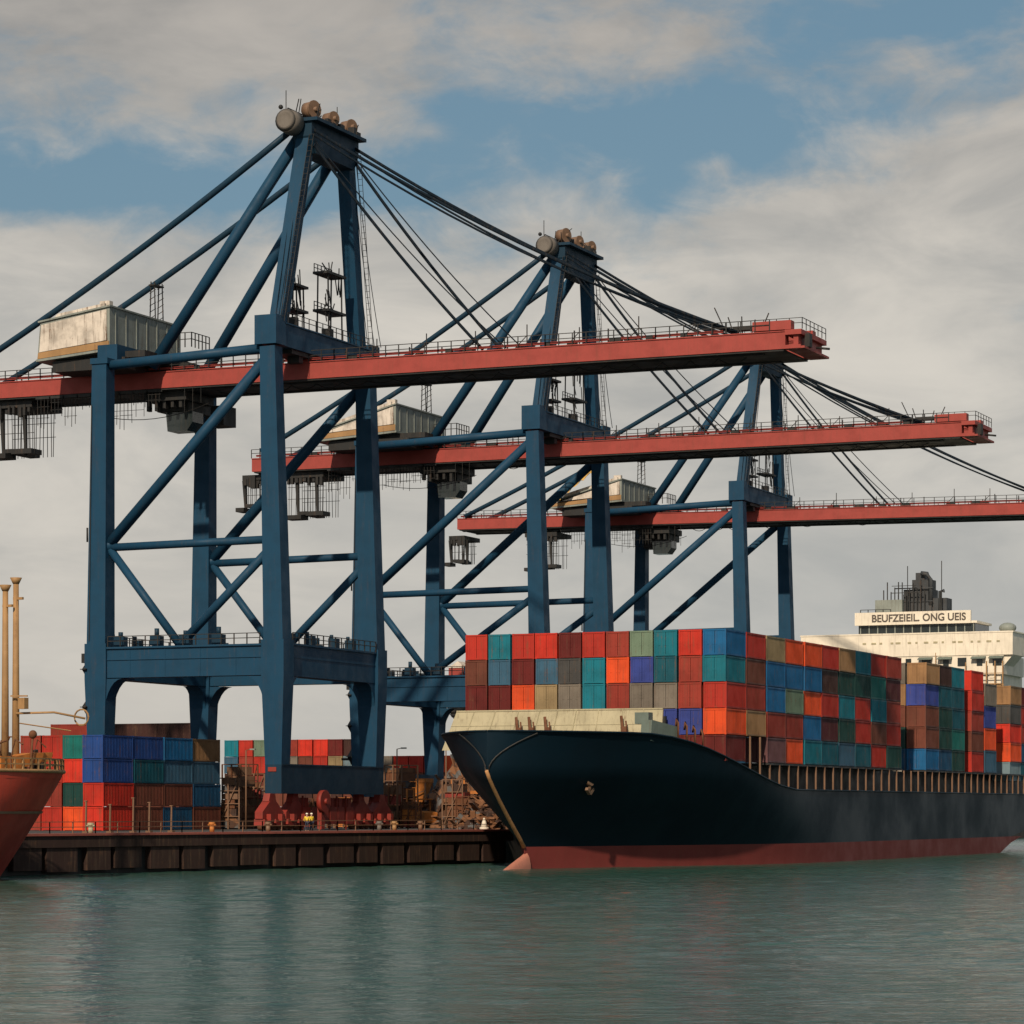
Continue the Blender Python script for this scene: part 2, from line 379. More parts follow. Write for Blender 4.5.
# ------------------------------------------------------------------ cranes
def crane(name, X, Y, label, G=21.1, rear=45.0, droop=0.0, slope=1.2, hw=8.6, red_cabin=False, sheet=False):
    """local frame: x = towards the sea, y = along the rails, z above the quay; x = 0 at the waterside legs"""
    R = empty(name, (X, Y, QZ), label, 'crane', 'quay cranes along the berth')
    HB = 11.2; blue = 'crane_blue'
    WX, LX = 0.0, -G
    for sx, x0 in ((1, WX), (-1, LX)):
        for sy in (-1, 1):
            y = sy * HB; m = MB(); tx = -.85 if sx > 0 else .35
            top = 53.2 if sx > 0 else 49.9
            m.beam((x0, y, 6.8), (x0, y, 15.9), 1.9, 1.9, 2.6, 2.3, up=(0, 1, 0))
            m.beam((x0, y, 15.9), (x0, y, 19.7), 2.6, 2.3, up=(0, 1, 0))
            m.beam((x0, y, 19.7), (x0 + tx * .9, y, top - (3.2 if sx > 0 else .6)), 2.25, 2.0, 1.75, 1.7, up=(0, 1, 0))
            if sx > 0: m.box((x0 + tx, y, top - 1.5), (2.5, 2.2, 3.0))
            else: m.box((x0 + tx, y, top - .3), (2.1, 2.0, .6))
            # curved haunches under the portal beam
            inw = -sx
            def haunch(rad, depth_axis):
                pts = [(0, 0), (rad, 0)] + [(rad - rad * sin(a), -rad * 1.9 * (1 - cos(a))) for a in [pi / 2 * i / 7 for i in range(1, 8)]]
                return pts
            hp = haunch(2.2, 0)
            m.prism([(x0 + inw * (.95 + u), 15.95 + v) for u, v in hp], y - .95, y + .95, 'y')
            m.prism([(y - sy * (.9 + u), 15.95 + v) for u, v in hp], x0 - .9, x0 + .9, 'x')
            m.build('leg', blue, R)
    # sill beams, portal beams
    for x0 in (WX, LX):
        m = MB(); m.span(x0 - .95, x0 + .95, -HB - .95, HB + .95, 3.8, 6.8); m.span(x0 - 1.0, x0 + 1.0, -HB - .9, HB + .9, 6.7, 6.86)
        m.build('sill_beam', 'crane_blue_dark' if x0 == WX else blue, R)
        m = MB(); m.span(x0 - .95, x0 + .95, -HB + 1.1, HB - 1.1, 16.0, 19.2); m.span(x0 - 1.15, x0 + 1.15, -HB + 1.12, HB - 1.12, 19.2, 19.4)
        m.span(x0 + .9, x0 + 1.0, -HB + 1.2, HB - 1.2, 17.9, 17.98)
        b = m.build('portal_beam', blue, R)
        m = MB(); railing(m, [(x0 + 1.1, -HB + 1.3, 19.4), (x0 + 1.1, HB - 1.3, 19.4)], 1.1, 1.4, .05); m.build('railing', 'black_steel', b)
        for k in range(4):
            m = MB(); yy = -HB + 3 + k * 4.9 + random.uniform(-.8, .8)
            m.box((x0, yy, 19.95), (.9, 1.0, 1.1)); m.tube((x0 - .3, yy, 20.5), (x0 - .3, yy, 20.9), .2); m.build('electric_box', 'crane_blue_dark', b)
    for sy in (-1, 1):
        y = sy * HB
        m = MB(); m.span(LX + 1.32, WX - 1.32, y - .9, y + .9, 16.05, 19.1); m.span(LX + 1.34, WX - 1.34, y - 1.12, y + 1.12, 19.1, 19.3)
        m.span(LX + 1.34, WX - 1.34, y - 1.0, y + 1.0, 17.9, 18.0)
        for k in range(4): m.box((LX + 4.1 + k * 4.2, y - .91, 17.55), (.08, .05, 2.8))
        b = m.build('portal_beam', blue, R)
        m = MB(); railing(m, [(LX + 1.5, y - 1.05, 19.3), (WX - 1.5, y - 1.05, 19.3)], 1.1, 1.4, .05); m.build('railing', 'black_steel', b)
        for k in range(4):
            m = MB(); xx = LX + 3 + k * 3.9 + random.uniform(-.6, .6)
            m.box((xx, y, 19.9), (1.2, .9, 1.0)); m.tube((xx, y, 20.4), (xx, y, 20.9 + .3 * (k % 2)), .25); m.build('electric_box', 'crane_blue_dark', b)
        # side bracing: a K at the landside leg and a V on the portal beam
        nx, nz = LX + 1.0, 30.2
        for p, q, r in (((nx, y, nz), (WX - 1.5, y, 48.6), .58), ((nx, y, nz - .3), (WX - 1.0, y, nz - .1), .42), ((nx + .1, y, nz - .4), (LX + 9.6, y, 19.4), .44),
                        ((LX + 9.6, y, 19.4), (WX - 1.0, y, nz - 1.2), .46), ((LX + .6, y, 49.2), (WX - 1.9, y, 49.9), .52)):
            m = MB(); m.tube(p, q, r, n=12)
            if p[2] == nz: m.ball((nx + .05, y, nz - .1), .66)
            m.build('brace', blue, R)
    # cross beams above the girder
    m = MB(); m.span(-2.0, .3, -HB + 1.12, HB - 1.12, 50.2, 52.5); m.span(-2.15, .45, -HB + 1.15, HB - 1.15, 52.5, 52.65)
    cb = m.build('cross_beam', blue, R)
    m = MB(); m.span(-2.6, -.0, -8, 8, 49.75, 50.19); m.box((-.9, -5.5, 49.5), (1.4, .9, .9)); m.box((-.9, 5.5, 49.5), (1.4, .9, .9)); m.build('hanger', 'black_steel', cb)
    m = MB(); railing(m, [(.4, -9.6, 52.65), (.4, 9.6, 52.65)], 1.1, 1.6, .04); m.build('railing', 'black_steel', cb)
    m = MB(); m.span(LX - 1.0, LX + 1.4, -HB + 1.02, HB - 1.02, 49.95, 51.6); m.build('cross_beam', blue, R)
    # masts and back legs meeting in the head
    for sy in (-1, 1):
        m = MB(); m.beam((-.9, sy * 9.3, 52.6), (0, sy * 4.4, 74.2), 1.5, 1.5, 1.45, 1.45, up=(0, 1, 0)); m.build('mast', blue, R)
        m = MB(); m.tube((-18.2, sy * 5.4, 49.7), (-.9, sy * 4.2, 73.4), .62, n=12); m.build('back_leg', blue, R)
        m = MB(); m.path(sag((-rear + 1.5, sy * 4.2, 50.3), (-1.2, sy * 5.2, 73.9), .8), .36, n=8); m.build('backstay', 'crane_blue_dark', R)
    m = MB(); m.prism([(-5.6, 72.9), (-4.6, 71.2), (4.6, 71.2), (5.6, 72.9), (5.6, 74.4), (-5.6, 74.4)], -1.1, 1.1, 'x'); m.span(-1.7, 1.9, -5.9, 5.9, 74.4, 74.75)
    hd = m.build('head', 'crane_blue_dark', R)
    m = MB(); m.tube((-.9, -7.7, 74.2), (-.9, -5.92, 74.2), 1.2, 1.3, 18); m.tube((-.9, -7.95, 74.2), (-.9, -7.7, 74.2), .8, 1.2, 18); m.build('winch_housing', 'concrete', hd)
    for yy, rr in ((-4.0, .85), (0.6, .7), (4.9, .75)):
        m = MB(); m.tube((-.3, yy, 75.9), (.7, yy - .3, 75.9), rr, n=18); m.tube((.7, yy - .3, 75.9), (.85, yy - .35, 75.9), rr * 1.12, n=18); m.tube((-.8, yy, 75.9), (1.2, yy - .4, 75.9), .25); m.box((.2, yy, 75.1), (.3, .4, 1.2)); m.build('sheave', 'sheave_tan', hd)
    m = MB(); railing(m, [(-1.6, -5.8, 74.75), (-1.6, 5.8, 74.75)], 1.2, 1.1, .05)
    for k in range(20): m.box((random.uniform(-1.4, 1.6), random.uniform(-5.8, 5.8), 75.1), (random.uniform(.2, .8), random.uniform(.3, 1.2), random.uniform(.5, 1.7)))
    for k in range(10): yy = random.uniform(-6.2, 5.8); m.beam((random.uniform(-1.5, 1.7), yy, 74.8), (random.uniform(-1.5, 1.7), yy + random.uniform(-.9, .9), 74.8 + random.uniform(.8, 2.3)), .08, .08)
    m.tube((-1.4, -6.6, 75.5), (-1.4, -6.6, 77.6), .05, n=5); m.tube((.2, 2.2, 74.7), (.2, 2.2, 77.6), .05, n=5); m.ball((-1.6, -7.4, 75.7), .25)
    m.build('platform', 'black_steel', hd)
    # girders with their walkways
    tip = 56.5
    def gz(x): return -droop * (x + 0.9)
    gb, gt = 47.6, 49.3
    for sy in (-1, 1):
        m = MB()
        m.beam((-rear, sy * 3.5, (gb + gt) / 2 + gz(-rear)), (52.6, sy * 3.5, (gb + gt) / 2 + gz(52.6)), 1.1, gt - gb)
        m.beam((-rear, sy * 3.5, gt + .04 + gz(-rear)), (52.6, sy * 3.5, gt + .04 + gz(52.6)), 1.3, .1)
        gd = m.build('girder', 'girder_red', R)
        m = MB(); y0 = sy * 4.15
        seg = 8; pts = [(-rear + (96.0 + rear - 45) * i / seg, y0, gt + .1 + gz(-rear + (96.0 + rear - 45) * i / seg)) for i in range(seg + 1)]
        railing(m, pts, 1.15, 1.5, .045)
        for x in [i * 3.7 - rear + 1 for i in range(int((rear + 48) / 3.7))]:
            if random.random() < .8: m.beam((x, sy * 3.6, gt + gz(x)), (x, sy * 3.6, gt + random.uniform(.6, 1.6) + gz(x)), .12, .12)
            if random.random() < .6: m.box((x + .8, sy * 3.5, gt + .3 + gz(x)), (random.uniform(.5, 1.4), .7, .5))
        m.build('railing', 'black_steel', gd)
        m = MB(); m.beam((-rear + .5, sy * 2.75, gb - .16 + gz(-rear)), (50, sy * 2.75, gb - .16 + gz(50)), .7, .3); m.build('trolley_rail', 'black_steel', gd)
        m = MB(); m.beam((-rear + .5, sy * 3.6, gt + .45 + gz(-rear)), (46, sy * 3.6, gt + .45 + gz(46)), .35, .22); m.build('pipe_rack', 'girder_red', gd)
    m = MB(); m.beam((-rear + .3, 0, gb - .1 + gz(-rear)), (52.4, 0, gb - .1 + gz(52)), 7.9, .16); m.build('underside_shade_plate', 'black_steel', R)  # added black plate: the shade under the boom, put in as dark colour
    m = MB(); x = -rear + 1
    while x < 50:
        m.box((x, 0, gb + .5 + gz(x)), (.5, 5.8, .6)); x += 4.6
    m.build('cross_tie', 'girder_red', R)
    # seaward end frame
    z0 = gz(54)
    m = MB(); m.span(52.6, 54.3, -4.2, 4.2, gt - .35 + z0, gt + .15 + z0)
    for sy in (-1, 1): m.span(52.6, 54.2, sy * 4.0 - .12, sy * 4.0 + .12, gb + z0, gb + .35 + z0)
    m.span(53.4, 53.9, -3.9, 3.9, gb + .35 + z0, gt - .35 + z0); m.span(52.6, 54.6, -4.1, 4.1, gb - .02 + z0, gb + .2 + z0)
    ef = m.build('end_frame', 'girder_red', R)
    for sy in (-1, 1): m = MB(); m.span(49.2, 53.2, sy * 3.0, sy * 4.1, gt + .2 + z0, gt + 1.1 + z0); m.build('stay_bracket', 'girder_red', ef)
    m = MB(); railing(m, [(45, -3.9, gt + z0 + .2), (54.3, -3.9, gt + .2 + z0), (54.3, 3.9, gt + .2 + z0)], 1.1, 1.2, .035)
    for k in range(5): m.beam((46 + k * .4, -2 + k, gt + z0), (44.5 + k * 1.1, -2 + k, gt + 2.6 + random.uniform(-.4, .6) + z0), .1, .1)
    m.box((47, 0, gt + 1.2 + z0), (2.2, 1.0, .4)); m.box((54.5, -2.5, gb + .9 + z0), (.5, .9, 1.3)); m.tube((54.2, 1, gb + .7 + z0), (55.6, 1, gb + .5 + z0), .12)
    m.build('maintenance_gear', 'black_steel', ef)
    # forestays
    for sy in (-1, 1):
        for x1, dz, sg, r, off in ((47.6, 0, 1.5, .19, 0), (47.0, -.5, 1.9, .13, -.5), (19.8, -1.5, .7, .17, 0), (22.4, -1.0, .9, .07, .3)):
            m = MB(); m.path(sag((1.0, sy * 4.9 + off * .3, 73.6 + dz), (x1, sy * 3.5, gt + .25 + gz(x1)), sg, 12), r, n=6); m.build('forestay', 'dark_cable', R)
    for sy in (-1, 1):                                     # hoist ropes hanging by the masts
        for k in range(4): m = MB(); m.path(sag((-.5 + .5 * k, sy * 5.2, 72), (-.8 + .6 * k, sy * (10.2 + .4 * k), 53), -.3 + .5 * k, 8), .045, n=4); m.build('hoist_rope', 'dark_cable', R)
        m = MB(); a, b = Vector((.2, sy * 10.6, 52.7)), Vector((1.1, sy * 5.6, 73))
        for o in (-.25, .25): m.beam(a + Vector((o, 0, 0)), b + Vector((o, 0, 0)), .05, .05)
        for k in range(34): c = a.lerp(b, k / 33); m.beam(c - Vector((.25, 0, 0)), c + Vector((.25, 0, 0)), .04, .04)
        m.build('ladder', 'black_steel', R)
    # latticed service frames on the cross beam
    for y0, hh, wd in ((-5.6, 4.6, 1.6), (2.6, 7.2, 3.2)):
        m = MB()
        for i in (-1, 1):
            for j in (-1, 1): m.beam((-.9 + i * .7, y0 + j * wd / 2, 52.6), (-.9 + i * .6, y0 + j * wd / 2, 52.6 + hh), .13, .13)
        for f in (.42, .98):
            m.box((-.9, y0, 52.6 + hh * f), (1.9, wd + 1.1, .26)); railing(m, [(-1.7, y0 - wd / 2 - .5, 52.7 + hh * f), (-1.7, y0 + wd / 2 + .5, 52.7 + hh * f)], .9, .8, .04)
        for k in range(16):
            yy = y0 + random.uniform(-.6, .6) * wd; z1 = random.uniform(1, hh); m.beam((-.4, yy, 52.6 + z1), (-.4, yy + random.uniform(-.6, .6), 52.6 + z1 + random.uniform(.8, 2.0)), .09, .09)
        m.box((-.9, y0 - .5, 53.2), (1.0, .9, 1.2)); m.beam((-.9, y0, 52.6 + hh), (-.9, y0 - 1.8, 52.6 + hh + .9), .1, .1)
        m.build('service_frame', 'black_steel', R)
    # machinery house over the landside portal
    HX = -21.1; hx0, hx1, hy0, hy1, hz0, hz1 = HX - hw, HX + .2, -9.7, 5.6, 51.2, 55.7 - .4 * (hw - 8.6)
    hl_ = hz1 - slope; hb = hz0 - min(.7, slope * .6)
    m = MB(); m.prism([(hx0 - .2, hb), (hx1, hz0), (hx1, hz1), (hx0 + .2, hl_)], hy0, hy1, 'y'); m.prism([(hx0 + .0, hl_ + .02), (hx1 + .15, hz1 + .02), (hx1 + .15, hz1 + .2), (hx0 + .0, hl_ + .2)], hy0 - .2, hy1 + .15, 'y'); m.prism([(hx0 - .3, hb - .15), (hx1 + .1, hz0 - .15), (hx1 + .1, hz0 + .1), (hx0 - .3, hb + .1)], hy0 - .1, hy1 + .1, 'y')
    for k in range(7): m.box((hx1 + .02, hy0 + 1.2 + k * 2.2, (hz0 + hz1) / 2), (.1, .12, hz1 - hz0 - .3))
    mh = m.build('machinery_house', 'house_grey', R)
    m = MB(); m.prism([(hx0 + .15, hb + .85), (hx1 - .3, hz0 + .95), (hx1 - .3, hz1 - .25), (hx0 + .4, hl_ - .25)], hy0 - .16, hy0 - .02, 'y'); m.build('front_panel', 'house_white', mh)
    m = MB(); m.prism([(hx0 - .1, hb + .14), (hx1 - .05, hz0 + .14), (hx1 - .05, hz0 + .9), (hx0 + .0, hb + .8)], hy0 - .13, hy0 - .02, 'y'); m.build('skirt_panel', 'tan_steel', mh)
    m = MB(); m.prism([(hx0 + 1.5, hl_ + .2 + slope * .15), (hx1 - .8, hz1 + .1), (hx1 - .8, hz1 + .5), (hx0 + 2.2, hl_ + .7 + slope * .2)], hy0 + .3, hy0 + 3, 'y'); m.box((hx1 - 1, hy0 + 1.0, hz1 + .5), (1.2, .7, .6))
    m.build('roof_vent', 'house_white', mh)
    m = MB()
    for yy in (1.5, 3.2):
        for i in (-.35, .35): m.beam((hx1 - 1.2 + i, yy, hz1 + .1), (hx1 - 1.2 + i * .6, yy, hz1 + 4.6), .1, .1)
        for k in range(6): m.beam((hx1 - 1.6, yy, hz1 + .5 + k * .7), (hx1 - .8, yy, hz1 + .9 + k * .7), .06, .06)
    m.box((hx1 - 1.2, 2.3, hz1 + 4.2), (.8, 2.0, .15)); m.build('antenna', 'black_steel', mh)
    m = MB(); railing(m, [(hx1 + .1, 2, hz1 - 2.8), (hx1 + 3.4, 2, hz1 - 2.8), (hx1 + 3.4, 6, hz1 - 2.8)], 1.6, .8, .05); m.span(hx0 + 1, hx1 + 3.6, -8.5, 5, hz0 - .8, hz0 - .12)
    m.span(hx0 + 1.4, hx1 + 1.6, -9.2, -5.0, hz0 - 2.0, hz0 - .82); m.span(HX + 1.2, HX + 6, -3, 7, hz0 - 1.9, hz0 - .85); m.build('underframe', 'black_steel', mh)
    # trolley with the driver's cab, and the hanging spreader
    m = MB(); m.span(-20.6, -15.4, -3.0, 3.2, gb - 1.2, gb - .32); m.span(-19.8, -15.9, -1.5, 3.4, gb - 2.2, gb - 1.2)
    for k in range(5): m.box((-20.2 + k, -2.5, gb - 1.5), (.35, .6, random.uniform(.8, 1.8)))
    tr = m.build('trolley', 'black_steel', R)
    m = MB(); m.span(LX + 1.3, LX + 3.6, 9.3, 12.2, gb - 2.4, gb - .2); m.build('checker_cabin', 'black_steel', R)
    m = MB(); m.prism([(-18.7, gb - 4.3), (-16.3, gb - 4.3), (-15.6, gb - 3.4), (-15.6, gb - 2.25), (-18.9, gb - 2.25)], -1.2, 1.2, 'y'); m.build('driver_cab', 'glass_dark', tr)
    m = MB()
    for k in range(13):
        x = -25 + k * 1.0
        if not -19.5 < x < -15.8: m.beam((x, -4.0, gb - .2), (x, -4.0, gb - random.uniform(1.8, 3.6)), .045, .045)
    for z in (1.2, 2.2): m.beam((-25, -4.0, gb - z), (-20, -4.0, gb - z), .045, .045)
    m.path(sag((-25.5, -4, gb - 2.6), (-12, -4, gb - 1.9), 1.0), .04, n=4); m.build('festoon', 'black_steel', tr)
    def hanging(xc, nm, wd, drop, tw=0.):
        m = MB(); m.span(xc - wd / 2, xc + wd / 2, -3.2, 3.2, gb - 1.0, gb - .33)
        for k in range(9): m.box((xc - wd / 2 + .3 + k * wd / 9, -3.0 + random.uniform(-.3, .3), gb - 1.3), (random.uniform(.2, .5), .5, random.uniform(.4, 1.9)))
        o = m.build(nm, 'black_steel', R)
        for y in (-2.6, 1.8):
            m = MB()
            for x in [xc - wd / 2 + .2 + i * (wd - .4) / 11 + random.uniform(-.12, .12) for i in range(12)]:
                m.beam((x, y, gb - .5), (x + random.uniform(-.15, .15), y, gb - drop + .3), .06, .06)
            for z in (.35, .6): m.beam((xc - wd / 2, y, gb - drop * z), (xc + wd / 2, y, gb - drop * z), .06, .06)
            m.build('hoist_rope', 'black_steel', o)
        for x in (xc - 1.4, xc + 1.5): m = MB(); m.beam((x, -2.6, gb - 1), (x + .2, -2.6, gb - drop), .5, .4, .25, .25); m.build('guide_arm', 'black_steel', o)
        m = MB(); m.box((xc - wd * .27 + tw, -2.6, gb - drop), (wd * .44, 2.2, .55)); m.box((xc + wd * .27, -2.2, gb - drop + .45), (wd * .46, 2.2, .55))
        m.box((xc - .5, 0, gb - drop + .6), (1.2, 5.5, .45)); m.build('spreader', 'black_steel', o)
        return o
    for k in range(9):
        x = -33.5 + 1.75 * k; m = MB(); dr = random.uniform(2.0, 4.6)
        for j in range(4): m.beam((x + .45 * j, -3.9, gb - .2), (x + .45 * j + random.uniform(-.1, .1), -3.9, gb - dr * random.uniform(.6, 1)), .05, .05)
        for z in (.3, .6): m.beam((x - .1, -3.9, gb - dr * z), (x + 1.5, -3.9, gb - dr * z), .05, .05)
        m.beam((x - .2, -3.9, gb - .25), (x + 1.7, -3.9, gb - .25), .2, .25); m.build('cable_hanger', 'black_steel', R)
    m = MB(); x = -12.
    while x < 48: m.path(sag((x, -2.2, gb - .3), (x + 3.0, -2.2, gb - .3), random.uniform(.3, .8), 6), .045, n=4); x += 3.0
    m.build('festoon', 'black_steel', R)
    for k in range(7):
        m = MB(); x = 6 + k * 6.1 + random.uniform(-1, 1); zt = gt + gz(x)
        m.box((x, -3.3, zt + .3), (random.uniform(.5, 1.3), .8, .4)); m.beam((x + .9, -3.6, zt), (x + .9, -3.6, zt + random.uniform(1.5, 2.6)), .09, .09); m.beam((x - .6, -3.6, zt), (x + .9, -3.6, zt + 1.4), .07, .07); m.build('walkway_gear', 'black_steel', R)
    hanging(-37.5, 'spreader_trolley', 5.6, 6.3)
    hanging(-rear - .5, 'maintenance_platform', 2.8, 5.0, -.8)
    # bogies
    for x0 in (WX, LX):
        for sy in (-1, 1):
            for dy in (-2.6, 2.6):
                yc = sy * HB * .93 + dy
                m = MB(); m.prism([(yc - 2.3, 1.2), (yc - 2.3, 1.9), (yc - .7, 3.0), (yc + .7, 3.0), (yc + 2.3, 1.9), (yc + 2.3, 1.2)], x0 - .45, x0 + .45, 'x')
                m.prism([(yc - .8, 3.0), (yc - .5, 3.8), (yc + .5, 3.8), (yc + .8, 3.0)], x0 - .38, x0 + .38, 'x')
                for e in (-1.25, 1.25):
                    m.prism([(yc + e - .95, .5), (yc + e - .9, 1.15), (yc + e + .9, 1.15), (yc + e + .95, .5)], x0 - .62, x0 + .62, 'x'); m.box((x0 + .75, yc + e, 1.35), (.5, .6, .7))
                bo = m.build('bogie', 'bogie_red', R)
                for e in (-1.75, -.75, .75, 1.75):
                    m = MB(); m.tube((x0 - .25, yc + e, .42), (x0 + .25, yc + e, .42), .42, n=14); m.build('wheel', 'rust', bo)
    m = MB(); m.tube((WX + 1.25, -3.6, 3.0), (WX + 1.75, -3.6, 3.0), 1.2, n=24); m.tube((WX + .9, -3.6, 3.0), (WX + 2.0, -3.6, 3.0), .3); m.box((WX + 1.2, -3.6, 1.5), (.5, .8, 2.8)); m.build('cable_reel', 'bogie_red', R)
    for yy in (-5.6, -1.4, .6, 2.4, 4.6):
        m = MB(); m.box((WX, yy, 1.5), (1.2, 1.6, 1.8)); m.box((WX, yy + .3, 2.9), (.7, .8, 1.0)); m.beam((WX + .5, yy - .9, 0), (WX + .5, yy - .9, 3.6), .15, .15); m.build('drive_motor', 'bogie_red', R)
    # stair up the landside leg
    m = MB()
    for k in range(9):
        a, b = (LX - 1.3, -HB + (1.2 if k % 2 else -1.2), 1 + k * 2.0), (LX - 1.3, -HB + (-1.2 if k % 2 else 1.2), 3.0 + k * 2.0)
        m.beam(a, b, .5, .12); m.box((LX - 1.3, b[1], b[2]), (.7, .6, .08))
    m.box((LX - 1.9, -HB, 8.7), (1.8, .9, .3)); m.box((LX - 1.6, -HB - .4, 18.2), (.7, .6, 1.0)); m.build('stair', 'black_steel', R)
    m = MB(); m.tube((LX - .8, -HB - 1.05, 20), (LX - .5, -HB - 1.05, 45), .05, n=5); m.tube((LX - 1.1, -HB - .9, 30.5), (LX - 1.1, -HB - .9, 32), .1); m.build('conduit', 'black_steel', R)
    m = MB(); m.box((WX - .1, -HB - 1.0, 6.3), (.95, .06, .45)); m.build('warning_plate', 'bogie_red', R)
    if red_cabin:
        m = MB(); m.span(LX + 2.6, LX + 6.2, HB - 1.0, HB + 1.0, 19.35, 21.4); rc = m.build('equipment_cabin', 'girder_red', R)
        m = MB(); m.prism([(LX + 2.5, 21.4), (LX + 5.2, 21.4), (LX + 4.0, 22.3)], HB - 1.1, HB + 1.1, 'y'); m.build('roof', 'house_white', rc)
    if sheet:
        m = MB(); vs = []; nx_, ny_ = 14, 6
        for j in range(ny_ + 1):
            for i in range(nx_ + 1):
                u, v = i / nx_, j / ny_
                vs.append((hx0 + 1 + u * 7.0, hy0 - 1.8 + v * 1.5, hz0 + .3 + u * 4.6 + v * 1.0 + .3 * sin(i * 2.3 + j) * cos(j * 1.9) + .9 * (v - .5) * (1 - u)))
        m.add(vs, [(j * (nx_ + 1) + i, j * (nx_ + 1) + i + 1, (j + 1) * (nx_ + 1) + i + 1, (j + 1) * (nx_ + 1) + i) for j in range(ny_) for i in range(nx_)], True)
        m.build('tarpaulin', 'yellow_sheet', mh)
    return R
crane('quay_crane', -144.1, 286.7, 'tallest blue quay crane at left, nearest, with long red boom and white machinery house')
crane('quay_crane', -145.8, 361.4, 'middle blue quay crane with red boom, rising behind the black ship bow', G=25.0, slope=3.1, hw=11.2, red_cabin=True)
crane('quay_crane', -150.1, 454.0, 'farthest blue quay crane, head hidden behind the nearest red boom', G=25.6, rear=52, droop=.012, slope=3.1, hw=11.6, sheet=True)

# ------------------------------------------------------------------ the container ship
SX, SY = -110.8, 253.4                      # stem at deck level on the centre line
ship = empty('container_ship', (SX, SY, 0), 'long black container ship with red boot topping, bow towards us, loaded with containers', 'ship')
HBm = 15.4; LEN = 186.0
def smooth(x): x = max(0., min(1., x)); return x * x * (3 - 2 * x)
def deck_z(s): return 12.9 - 5.2 * smooth((s - 12) / 34) if s > 0 else 12.9
def stem_s(z):
    if z < 2.2: return 8.8
    if z < 9.2: f = (z - 2.2) / 7.0; return 8.8 * (1 - f) ** 1.15
    return 0.
def half(s, z):
    zd = 12.9; tt = max(0., min(1., z / zd)); sg = s - stem_s(z)
    L = 50 - 14 * tt ** 1.3; p = 1.12 - .50 * tt ** 1.5
    b0 = .02; b = b0 + (HBm - b0) * (sin(pi / 2 * max(0., min(1., sg / L))) ** p if sg > 0 else 0)
    if s > 150: b *= 1 - .25 * ((s - 150) / (LEN - 150)) ** 2 - (.5 * max(0, 1 - z / 9) * ((s - 150) / (LEN - 150)))
    return max(b, .02)
def keel_z(s): return -2.5 + 8.5 * smooth((s - 112) / 56)
ss = [0, .6, 1.3, 2.2, 3.4, 5, 7, 9, 11.5, 14, 17, 20, 23, 26, 29, 32, 36, 40, 45, 50, 58, 70, 85, 100, 115, 126, 132, 138, 144, 150, 156, 162, 168, 174, 180, 186]
def hull_part(name, mat, zlo, zhi, nz):
    m = MB(); N = len(ss)
    for sgn in (-1, 1):
        vs = []
        for s0 in ss:
            a = zlo(s0); b = zhi(s0)
            for j in range(nz + 1):
                z = a + (b - a) * j / nz; s = s0 + stem_s(z) * max(0., 1 - s0 / 45)
                vs.append((sgn * half(s, z), s, z))
        m.add(vs, [(i * (nz + 1) + j, (i + 1) * (nz + 1) + j, (i + 1) * (nz + 1) + j + 1, i * (nz + 1) + j + 1) for i in range(N - 1) for j in range(nz)], True)
    # front closure and transom
    for i, s0 in ((0, 0), (N - 1, ss[-1])):
        a = zlo(s0); b = zhi(s0); vs = []
        for sgn in (-1, 1):
            for j in range(nz + 1):
                z = a + (b - a) * j / nz; s = s0 + stem_s(z) * max(0., 1 - s0 / 45); vs.append((sgn * half(s, z), s, z))
        m.add(vs, [(j, j + 1, nz + 2 + j, nz + 1 + j) for j in range(nz)])
    return m
BZ = 2.1
hull = hull_part('hull', 'hull_navy', lambda s: max(BZ, keel_z(s)), deck_z, 14).build('hull', 'hull_navy', ship)
hull_part('boot', 'boot_red', lambda s: min(BZ - .01, keel_z(s)), lambda s: BZ, 6).build('boot_topping', 'boot_red', ship)
m = MB(); vs = []
for s0 in ss: z = deck_z(s0); vs += [(-half(s0, z) + .03, s0, z - .25), (half(s0, z) - .03, s0, z - .25)]
m.add(vs, [(2 * i, 2 * i + 1, 2 * i + 3, 2 * i + 2) for i in range(len(ss) - 1)]); m.build('deck', 'black_steel', ship)
m = MB()
for sgn in (-1, 1): m.path([(sgn * (half(s0, deck_z(s0)) + .02), s0, deck_z(s0)) for s0 in ss], .10, n=6)
m.build('gunwale', 'hull_navy', ship)
m = MB(); m.path([(0, stem_s(z) - .12, z) for z in [2.1 + i * .71 for i in range(11)]], .20, .17, 8); m.build('stem_bar', 'stem_tan', ship)
m = MB()
for sgn in (-1, 1):
    m.path([(sgn * (half(2.6 * f * f + .05, 9.2 + 3.5 * f) + .02), 2.6 * f * f - .02, 9.2 + 3.5 * f) for f in [i / 8 for i in range(9)]], .07, n=5)
m.build('stem_trim', 'black_steel', ship)
m = MB(); vs = []; nb = 14
for i in range(9):
    f = i / 8; yb = .6 + f * 8.6; r = (max(.04, sin(pi / 2 * min(1, f * 1.2))) ** .8)
    zt = .22 + 1.35 * f ** 2.2
    for k in range(nb):
        a = 2 * pi * k / nb; vs.append((.55 * r * cos(a), yb, (zt - 2.2) / 2 + r * (zt + 2.2) / 2 * sin(a) if i else -.15 + .25 * sin(a)))
m.add(vs, [(i * nb + k, i * nb + (k + 1) % nb, (i + 1) * nb + (k + 1) % nb, (i + 1) * nb + k) for i in range(8) for k in range(nb)], True); m.f.append(tuple(range(len(m.v) - 9 * nb, len(m.v) - 8 * nb))); m.sm.append(False)
m.build('bulbous_bow', 'bulb_pink', ship)
